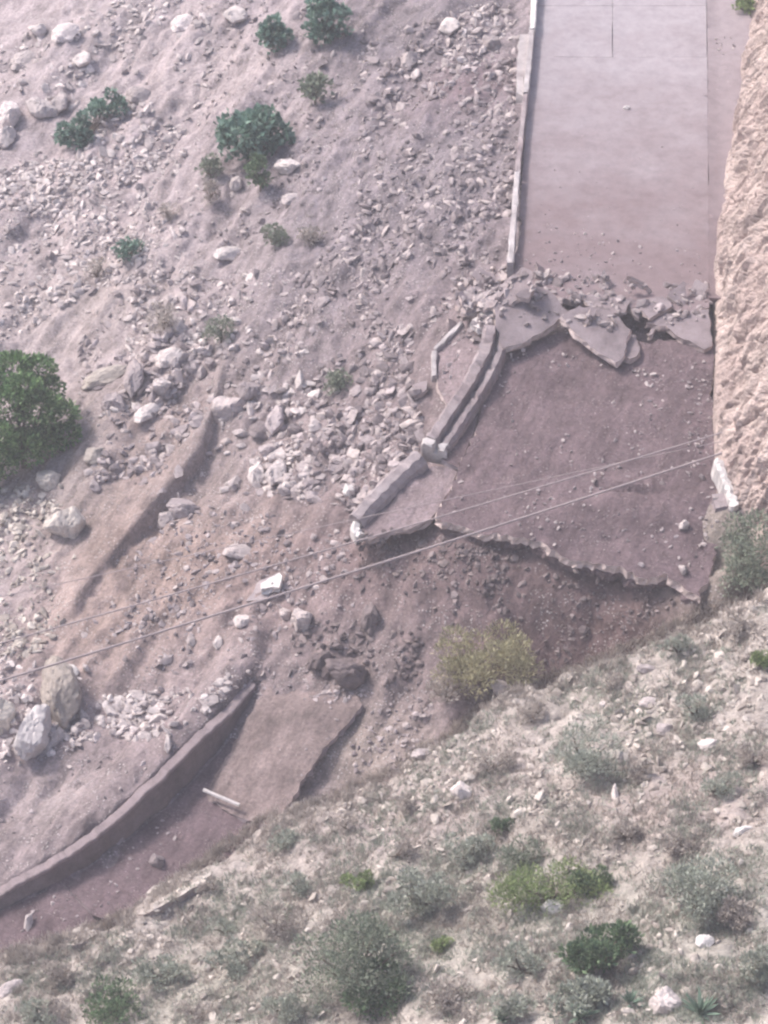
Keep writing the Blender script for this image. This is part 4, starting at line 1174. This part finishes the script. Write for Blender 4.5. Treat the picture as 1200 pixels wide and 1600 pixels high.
SCREE = {'rock_pale': [], 'rock': [], 'rock_tan': [], 'rock_dark': []}
counted = []
for zi, (poly, nc, ns, sr, ss, mat, tone, group) in enumerate(ZONES):
    nc = int(nc * 0.8)
    p, s = zone(nc, poly, *sr, power=1.5, seed=300 + zi)
    for k in range(nc):
        i = rnd.randrange(14)
        o = link('stone', rock_mesh(i, mat))
        o.location = p[k] + np.array([0, 0, s[k] * 0.08])
        a = s[k] / 2
        o.scale = (a * rnd.uniform(.8, 1.25), a * rnd.uniform(.7, 1.2), a * rnd.uniform(.7, 1.1))
        o.rotation_euler = (rnd.uniform(-.4, .4), rnd.uniform(-.4, .4), rnd.uniform(0, 6.28))
        tag(o, None, 'stone', group)
        counted.append((o, s[k], tone))
    p, s = zone(int(ns * 1.15), poly, ss[0] * 0.7, ss[1] * 2.1, power=4.6, seed=500 + zi, sharp=2.0, lo_cut=0.26)
    SCREE[mat].append((p, s))
name_stones(counted)
for kk, (mat, lst) in enumerate(SCREE.items()):
    p = np.concatenate([a for a, b in lst]); s = np.concatenate([b for a, b in lst])
    nm = {'rock_pale': 'pale fine scree strewn over the left slope', 'rock': 'grey fine scree strewn over the slide', 'rock_tan': 'tan gravel strewn over the near slope', 'rock_dark': 'dark muddy gravel below the sunken slab'}[mat]
    merged('scree', p, s, mat, 700 + kk, nm)

# ------------------------------------------------------------------ plants
def leaf_cloud(n, centers, radii, size, seed, slim=0.5, up=0.5, droop=0.0):
    """n leaves on the shells and insides of clumps: two triangles folded along the midrib each"""
    r = np.random.default_rng(seed)
    w = np.array(radii) ** 2; w = w / w.sum()
    ci = r.choice(len(centers), n, p=w)
    d = r.normal(0, 1, (n, 3)); d /= np.linalg.norm(d, axis=1)[:, None]
    d[:, 2] = np.where(r.uniform(0, 1, n) < 0.6, np.abs(d[:, 2]), d[:, 2])
    rad = np.array(radii)[ci] * r.uniform(0.35, 1.0, n) ** 0.6
    c = np.array(centers)[ci] + d * rad[:, None] * np.array([1, 1, 0.8])
    ax = d + r.normal(0, 0.6, (n, 3)) + np.array([0, 0, up - droop]); ax /= np.linalg.norm(ax, axis=1)[:, None]
    sd = np.cross(ax, r.normal(0, 1, (n, 3)) + np.array([0, 0, 1.0])); sd /= np.linalg.norm(sd, axis=1)[:, None] + 1e-9
    nr = np.cross(ax, sd)
    L = size * r.uniform(.6, 1.3, n)[:, None]; Wd = L * slim
    v = np.stack([c, c + ax * L * .5 + sd * Wd * .5 + nr * Wd * .12, c + ax * L, c + ax * L * .5 - sd * Wd * .5 + nr * Wd * .12], 1)
    i = np.arange(n)[:, None] * 4
    f = np.r_[np.c_[i, i + 1, i + 2], np.c_[i, i + 2, i + 3]]
    return v.reshape(-1, 3), f


def tubes(segs):
    V, Fl = [], []
    for a, b, r0, r1 in segs:
        a = np.array(a); b = np.array(b)
        t = b - a; t = t / (np.linalg.norm(t) + 1e-9)
        s = np.cross(t, (0.3, 0.9, 0.2)); s /= np.linalg.norm(s) + 1e-9; u = np.cross(t, s)
        o = len(V)
        for (c, rr) in ((a, r0), (b, r1)):
            for k in range(5):
                an = k * 2 * math.pi / 5
                V.append(c + s * rr * math.cos(an) + u * rr * math.sin(an))
        for k in range(5): Fl.append((o + k, o + (k + 1) % 5, o + 5 + (k + 1) % 5, o + 5 + k))
    return np.array(V), Fl


def shrub(px, py, wpx, hpx, label, leaf='leaf_green', n=1200, size=0.12, slim=0.5, name='shrub', cat='shrub', group=None, clumps=14, up=0.4, sparse=1.0, twig=True, seed=None, tall=1.0, line=None):
    """a bush whose crown shows wpx by hpx: crown centre sits above the ground by its own half height"""
    seed = int(px * 13 + py * 7) if seed is None else seed
    r = np.random.default_rng(seed)
    p0 = hit(px, py)
    s = px_per_m(p0)
    rx = 1.18 * wpx / 2 / s; hh = 1.18 * hpx / 2 / s
    ry = min(rx * 0.9, hh * 0.9 / SP * 0.8)
    rz = math.sqrt(max(hh * hh - (ry * SP) ** 2, (0.35 * hh) ** 2)) / CP * tall
    d = rays(px, py); t = np.linalg.norm(p0 - CAM)
    for _ in range(200):
        c = CAM + d * t
        if c[2] - top(c[0], c[1]) > 0.75 * rz: break
        t -= 0.05
    base = np.array([c[0], c[1], float(top(c[0], c[1])) - 0.05])
    e = empty(name, base)
    tag(e, label, cat, group)
    cc = c - base
    cen, rad = [], []
    for k in range(clumps):
        q = r.normal(0, 1, 3); q /= np.linalg.norm(q); q *= r.uniform(0.3, 1.0) ** 0.6
        cr = r.uniform(0.26, 0.48)
        sh = np.zeros(3)
        if line is not None:
            f = (k + 0.5) / clumps
            lp = hit(line[0][0] + (line[1][0] - line[0][0]) * f, line[0][1] + (line[1][1] - line[0][1]) * f)
            sh = lp - p0
        cen.append(cc + sh + q * np.array([rx, ry, rz]) * (1 - cr * 0.6)); rad.append(cr * min((rx + ry) / 2, max(rz, 0.6 * rx)) * 1.0)
    V, Fi = leaf_cloud(int(n * sparse * 1.7), cen, rad, size * 1.15, seed + 1, slim, up)
    V[:, 2] = np.maximum(V[:, 2], 0.0 - 0.3)
    link('foliage', mesh('foliage', V, Fi, M[leaf]), e)
    seg = []
    fork = np.array([0, 0, max(0.05, cc[2] * 0.35)])
    seg.append((np.array([0, 0, -0.15]), fork, 0.05 * rx + 0.012, 0.035 * rx + 0.01))
    for q in cen[:min(9, clumps)]:
        m = (fork + q) / 2 + r.normal(0, 0.04, 3)
        seg.append((fork, m, 0.03 * rx + 0.007, 0.02 * rx + 0.006)); seg.append((m, q, 0.02 * rx + 0.006, 0.005))
    V, Fl = tubes(seg)
    link('stem', mesh('stem', V, Fl, M['wood']), e)
    return e


# upper left: broad-leaved bushes
shrub(512, 32, 62, 74, 'dark green broad-leaved bush at the top edge of the slope', 'leaf_broad', 480, 0.22, 0.8, up=0.0)
shrub(426, 56, 46, 56, 'small round broad-leaved bush left of the topmost bush', 'leaf_broad', 330, 0.19, 0.8, up=0.0)
shrub(492, 142, 44, 48, 'dusty half-buried bush below the topmost bush', 'leaf_dusty', 260, 0.2, 0.55)
shrub(140, 196, 52, 48, 'long green bush stretched up the slope at the upper left', 'leaf_broad', 1300, 0.16, 0.6, clumps=18, up=0.1, line=((182, 158), (100, 228)))
shrub(394, 212, 96, 84, 'largest broad-leaved green bush on the upper slope', 'leaf_broad', 700, 0.25, 0.85, clumps=22, up=0.0)
shrub(406, 270, 36, 60, 'narrow green trailing bush hanging below the largest broad-leaved bush', 'leaf_green', 300, 0.17, 0.5)
shrub(328, 262, 36, 36, 'dull dark shrub left below the largest bush', 'leaf_dusty', 300, 0.13, 0.45)
shrub(328, 300, 32, 38, 'greyish twiggy shrub under the dull dark shrub', 'leaf_dry', 260, 0.13, 0.35)
shrub(200, 390, 46, 34, 'small dark green shrub alone on the left scree', 'leaf_broad', 330, 0.13, 0.5)
shrub(430, 368, 44, 36, 'grey-green shrub in the middle of the upper slope', 'leaf_dusty', 380, 0.12, 0.45)
shrub(490, 372, 60, 24, 'low brownish shrub right of the grey-green shrub', 'leaf_dry', 300, 0.12, 0.4)
shrub(345, 515, 50, 50, 'pale green feathery shrub on the middle left slope', 'leaf_dusty', 520, 0.11, 0.35)
shrub(255, 498, 56, 50, 'brown dry bush on the middle left slope', 'leaf_dry', 520, 0.12, 0.3)
shrub(262, 330, 36, 30, 'small dry brown tuft below the scree band', 'leaf_dry', 260, 0.11, 0.3)
shrub(525, 598, 62, 36, 'sparse grey-green shrub left of the fallen kerb', 'leaf_dusty', 320, 0.13, 0.4)
shrub(150, 420, 40, 40, 'dry grey tuft at the lower end of the scree band', 'leaf_dry', 260, 0.11, 0.3)
shrub(1164, 8, 34, 26, 'bright green plant on the bank top at the top right corner', 'leaf_vivid', 260, 0.14, 0.5)
# big tree at the left
def tree():
    r = np.random.default_rng(5)
    p0 = hit(40, 730)
    e = empty('broad_tree', p0)
    tag(e, 'big bushy green tree cut by the left frame edge', 'tree')
    s = px_per_m(p0)
    cen, rad = [], []
    for (px, py, rp, dz) in [(60, 580, 34, 2.3), (20, 580, 40, 2.5), (95, 650, 34, 1.4), (60, 640, 44, 1.9), (10, 640, 50, 1.9), (-40, 600, 60, 2.4), (-60, 680, 60, 1.4), (40, 700, 40, 1.0), (0, 720, 36, 0.8), (105, 680, 26, 0.9), (70, 690, 34, 0.9), (-30, 740, 40, .6), (35, 610, 36, 2.6), (75, 610, 30, 1.7), (-10, 690, 46, 1.5)]:
        z = p0[2] + dz
        c = P(px, py, z)
        c[2] = max(c[2], float(top(c[0], c[1])) + rp / s * 0.6)
        cen.append(c - p0); rad.append(rp / s * 0.86)
    V, Fi = leaf_cloud(17000, cen, rad, 0.17, 9, 0.5, 0.2)
    link('crown', mesh('crown', V, Fi, M['leaf_tree']), e)
    seg = [((0, 0, -0.4), (-0.1, 0.1, 0.5), 0.14, 0.11)]
    for q in cen: seg.append((np.array([-0.1, 0.1, 0.5]), q * 0.5 + np.array([0, 0, .2]), .06, .045)); seg.append((q * 0.5 + np.array([0, 0, .2]), q, .045, .015))
    V, Fl = tubes(seg)
    link('trunk', mesh('trunk', V, Fl, M['wood']), e)


tree()
shrub(757, 1035, 165, 125, 'broad yellow-green bush in the hollow below the sunken slab', 'leaf_yellow', 3600, 0.13, 0.28, clumps=26, up=0.9)
shrub(700, 1075, 70, 60, 'thin yellowish brush at the lower left of the yellow-green bush', 'leaf_dry', 700, 0.13, 0.25, up=0.9)
shrub(1168, 868, 112, 132, 'dense grey-green bush at the foot of the bank, right frame edge', 'leaf_dusty', 2200, 0.1, 0.5, clumps=26)
# near slope
NEAR = [
    (560, 1376, 44, 36, 'small vivid green tuft in the middle of the near slope', 'leaf_vivid', 700, .08, .4), (790, 1290, 54, 26, 'low green tuft above the light green grass patch', 'leaf_green', 500, .09, .4),
    (865, 1390, 215, 66, 'wide light green grassy bush in the middle of the near slope', 'leaf_vivid', 3400, .1, .25), (930, 1378, 80, 40, 'dark green tuft at the right end of the light green grassy bush', 'leaf_green', 900, .1, .3),
    (692, 1480, 46, 26, 'small yellow-green tuft near the bottom centre', 'leaf_vivid', 500, .08, .3), (555, 1510, 190, 150, 'large grey-green bush at the bottom centre', 'leaf_dusty', 4200, .09, .45), (585, 1545, 110, 90, 'dark green shrub in front of the large grey-green bush', 'leaf_green', 1500, .1, .5),
    (945, 1490, 130, 90, 'dark green broad shrub at the lower right', 'leaf_green', 1500, .13, .45), (900, 1560, 100, 70, 'grey-green leafy shrub left of the agave', 'leaf_grey', 1300, .13, .35),
    (1088, 1395, 120, 112, 'round silvery grey-green bush at the right', 'leaf_grey', 2600, .09, .45), (1150, 1425, 60, 50, 'brown shaded brush right of the round silvery bush', 'leaf_dry', 700, .1, .3),
    (660, 1400, 120, 80, 'grey-green bush left of the light green grass', 'leaf_grey', 1900, .09, .4), (920, 1175, 150, 100, 'large hazy grey bush on the upper near slope', 'leaf_grey', 2600, .08, .35), (1000, 1208, 50, 36, 'dark twiggy shrub at the right foot of the large hazy bush', 'leaf_dry', 500, .1, .3),
    (180, 1568, 120, 70, 'green shrub in the lower left corner', 'leaf_green', 1500, .09, .4), (250, 1520, 90, 50, 'grey-green shrub above the lower left green shrub', 'leaf_grey', 1000, .09, .4), (1190, 1032, 30, 34, 'small bright green tuft at the right frame edge', 'leaf_vivid', 400, .09, .4),
    (820, 1335, 110, 50, 'green-grey tuft strip above the light green grass', 'leaf_dusty', 1000, .09, .3), (735, 1330, 90, 50, 'grey brush left of the green-grey tuft strip', 'leaf_grey', 900, .09, .35),
    (700, 1560, 110, 60, 'brownish dry brush at the bottom right of the centre bush', 'leaf_dry', 1100, .1, .3), (370, 1500, 90, 60, 'grey-green shrub below the pale rock slab', 'leaf_grey', 1000, .09, .4), (430, 1440, 90, 60, 'dry brush right of the pale rock slab', 'leaf_dry', 900, .09, .3),
    (470, 1385, 70, 40, 'low grey tuft left of the vivid green tuft', 'leaf_grey', 600, .08, .35), (350, 1450, 60, 34, 'low grey-green tuft under the pale rock slab', 'leaf_grey', 500, .08, .35), (90, 1520, 90, 40, 'dry brush at the left end of the near slope', 'leaf_dry', 800, .09, .3),
    (60, 1585, 80, 36, 'pale grey-green tuft in the bottom left corner', 'leaf_grey', 700, .09, .35), (1180, 1500, 60, 70, 'grey brush at the right frame edge', 'leaf_grey', 900, .09, .35), (1060, 1320, 80, 40, 'dry brush above the round silvery bush', 'leaf_dry', 700, .09, .3),
    (980, 1300, 70, 36, 'dry pinkish brush right of the green tuft', 'leaf_dry', 600, .09, .3), (1120, 1230, 80, 40, 'grey tuft right of the large hazy bush', 'leaf_grey', 700, .08, .35), (830, 1115, 70, 40, 'dry brush on the crest right of the yellow bush', 'leaf_dry', 600, .09, .3),
    (1060, 1010, 70, 34, 'grey tuft on the crest under the sunken slab corner', 'leaf_grey', 600, .08, .35), (1150, 985, 70, 34, 'low grey brush on the crest below the bank bush', 'leaf_dry', 600, .08, .35), (960, 1065, 60, 30, 'dry tuft in the middle of the crest', 'leaf_dry', 500, .08, .3),
    (770, 1190, 80, 44, 'dry brush left of the large hazy bush', 'leaf_dry', 700, .08, .3), (640, 1255, 60, 30, 'low dry tuft at the left end of the stony crest', 'leaf_dry', 450, .08, .3), (440, 1315, 80, 36, 'grey-green tuft on the crest below the tipped slab', 'leaf_grey', 700, .08, .35),
    (540, 1285, 70, 30, 'dry grey tuft on the crest right of the tipped slab', 'leaf_dry', 500, .08, .3), (330, 1385, 40, 24, 'small dry tuft at the tip of the pale rock slab', 'leaf_dry', 300, .08, .3), (815, 1505, 90, 60, 'hazy grey brush left of the dark green broad shrub', 'leaf_grey', 1100, .08, .35),
    (800, 1575, 80, 44, 'grey tuft at the bottom edge left of the agaves', 'leaf_grey', 700, .09, .35), (450, 1580, 90, 44, 'grey-green brush at the bottom edge left of the centre bush', 'leaf_grey', 800, .09, .35), (320, 1580, 90, 40, 'pale dry brush at the bottom edge', 'leaf_dry', 700, .09, .3),
    (1090, 1110, 90, 44, 'hazy grey tuft at the right of the upper near slope', 'leaf_grey', 800, .08, .35), (1180, 1180, 50, 50, 'dry brush at the right frame edge of the near slope', 'leaf_dry', 600, .08, .3), (620, 1330, 70, 30, 'pinkish dry tuft above the vivid green tuft', 'leaf_dry', 450, .08, .3),
]
for (px, py, w, h, lab, lf, n, sz, sl_) in NEAR:
    shrub(px, py, w, h, lab, lf, n, sz, sl_, clumps=max(10, int(w / 7)), up=0.7, group='shrubs and tufts of the near slope', name='shrub' if w > 70 else 'tuft')


def agave(px, py, rpx, label, seed):
    p0 = hit(px, py)
    s = px_per_m(p0); L = rpx / s
    e = empty('agave', p0); tag(e, label, 'agave', 'agaves at the bottom edge')
    V = [(0, -.06, 0), (0, .06, 0), (.35, -.09, .03), (.35, .09, .03), (.35, 0, -.03), (.75, -.05, .02), (.75, .05, .02), (.75, 0, -.02), (1, 0, 0), (0, 0, -.05)]
    Fl = [(0, 9, 4, 2), (9, 1, 3, 4), (2, 4, 7, 5), (4, 3, 6, 7), (5, 7, 8), (7, 6, 8), (1, 0, 2, 3), (3, 2, 5, 6), (6, 5, 8)]
    me = mesh('leaf', np.array(V), Fl, M['agave'])
    r = random.Random(seed)
    for k in range(22):
        o = link('leaf', me, e)
        el = r.uniform(0.25, 1.3)
        o.rotation_euler = (0, -el, k * 2.4 + r.uniform(-.2, .2))
        q = L * r.uniform(.8, 1.15)
        o.scale = (q, q, q)
        o.location = (0, 0, 0.05)


agave(905, 1590, 34, 'agave with upright blades left of the pale boulder at the bottom', 1)
agave(1095, 1585, 40, 'pale agave right of the big pale boulder at the bottom', 2)
agave(985, 1570, 26, 'small agave in front of the dark green broad shrub', 3)
agave(785, 1597, 22, 'little agave at the bottom edge, left of the other agaves', 4)


def grass():
    r = np.random.default_rng(77)
    def field(n, poly, seed):
        poly = np.array(poly, float); lo, hi = poly.min(0), poly.max(0)
        c = r.uniform(lo, hi, (n * 3, 2)); c = c[inside(poly, c[:, 0], c[:, 1])]
        cl = fbm(c[:, 0] / 60, c[:, 1] / 45, 4, seed) + 0.5
        c = c[r.uniform(0, 1, len(c)) < np.clip((cl - 0.25) * 2.0, 0.05, 1)][:n]
        return hit(c[:, 0], c[:, 1])
    def blades(p, per, hgt, wid):
        n = len(p) * per
        b = np.repeat(p, per, 0) + np.c_[r.normal(0, 0.07, (n, 2)), np.zeros(n) - 0.02]
        d = np.c_[r.normal(0, 0.55, (n, 2)), np.ones(n)]; d /= np.linalg.norm(d, axis=1)[:, None]
        h = hgt * r.uniform(.5, 1.3, n)[:, None]
        a = r.uniform(0, 6.28, n); s = np.c_[np.cos(a), np.sin(a), 0 * a] * wid
        V = np.stack([b - s, b + s, b + d * h], 1).reshape(-1, 3)
        return V, np.arange(n * 3).reshape(-1, 3)
    slope = [(640, 1200), (760, 1110), (1110, 970), (1200, 945), (1200, 1600), (0, 1600), (0, 1510), (200, 1450), (420, 1295)]
    for nm, lf, lab, n, sd in (('dry_grass', 'leaf_dry', 'dry straw coloured grass covering the near slope', 8200, 3), ('grey_scrub', 'leaf_grey', 'short grey-green scrub covering the near slope', 8200, 19)):
        p = field(n, slope, sd)
        V, Fi = blades(p, 13, 0.15, 0.016)
        tag(link(nm, mesh(nm, V, Fi, M[lf])), lab, 'grass', None, 'stuff')
    cx_ = r.uniform(0, 1200, 1500)
    cy_ = np.interp(cx_, [q[0] for q in F_CREST], [q[1] for q in F_CREST]) + np.abs(r.normal(0, 16, 1500)) - 6
    V, Fi = blades(hit(cx_, cy_), 14, 0.24, 0.014)
    tag(link('crest_grass', mesh('crest_grass', V, Fi, M['leaf_dry'])), 'dry grass fringe along the crest of the near slope', 'grass', None, 'stuff')
    p = np.concatenate([field(420, [(140, 430), (480, 420), (640, 520), (600, 700), (140, 560)], 44), field(260, [(300, 0), (600, 0), (560, 300), (340, 420)], 55)])
    V, Fi = blades(p, 8, 0.14, 0.014)
    tag(link('slope_grass', mesh('slope_grass', V, Fi, M['leaf_dry'])), 'thin dry grass tufts on the left slope', 'grass', None, 'stuff')


grass()


# ------------------------------------------------------------------ hazy air
def haze():
    x0, x1, y0, y1, z0, z1 = -260, 260, -260, 420, -60, 62
    V = [(x, y, z) for z in (z0, z1) for y in (y0, y1) for x in (x0, x1)]
    Fl = [(0, 2, 3, 1), (4, 5, 7, 6), (0, 1, 5, 4), (2, 6, 7, 3), (0, 4, 6, 2), (1, 3, 7, 5)]
    m = bpy.data.materials.new('hazy_air'); m.use_nodes = True
    n = m.node_tree.nodes; n.clear()
    out = n.new('ShaderNodeOutputMaterial'); v = n.new('ShaderNodeVolumePrincipled')
    v.inputs['Color'].default_value = (0.95, 0.9, 0.945, 1); v.inputs['Density'].default_value = 0.00125; v.inputs['Anisotropy'].default_value = 0.0
    m.node_tree.links.new(v.outputs[0], out.inputs['Volume'])
    o = link('haze', mesh('haze', np.array(V, float), Fl, m))
    tag(o, 'thin pale haze in the air over the slide', 'haze', None, 'stuff')


haze()
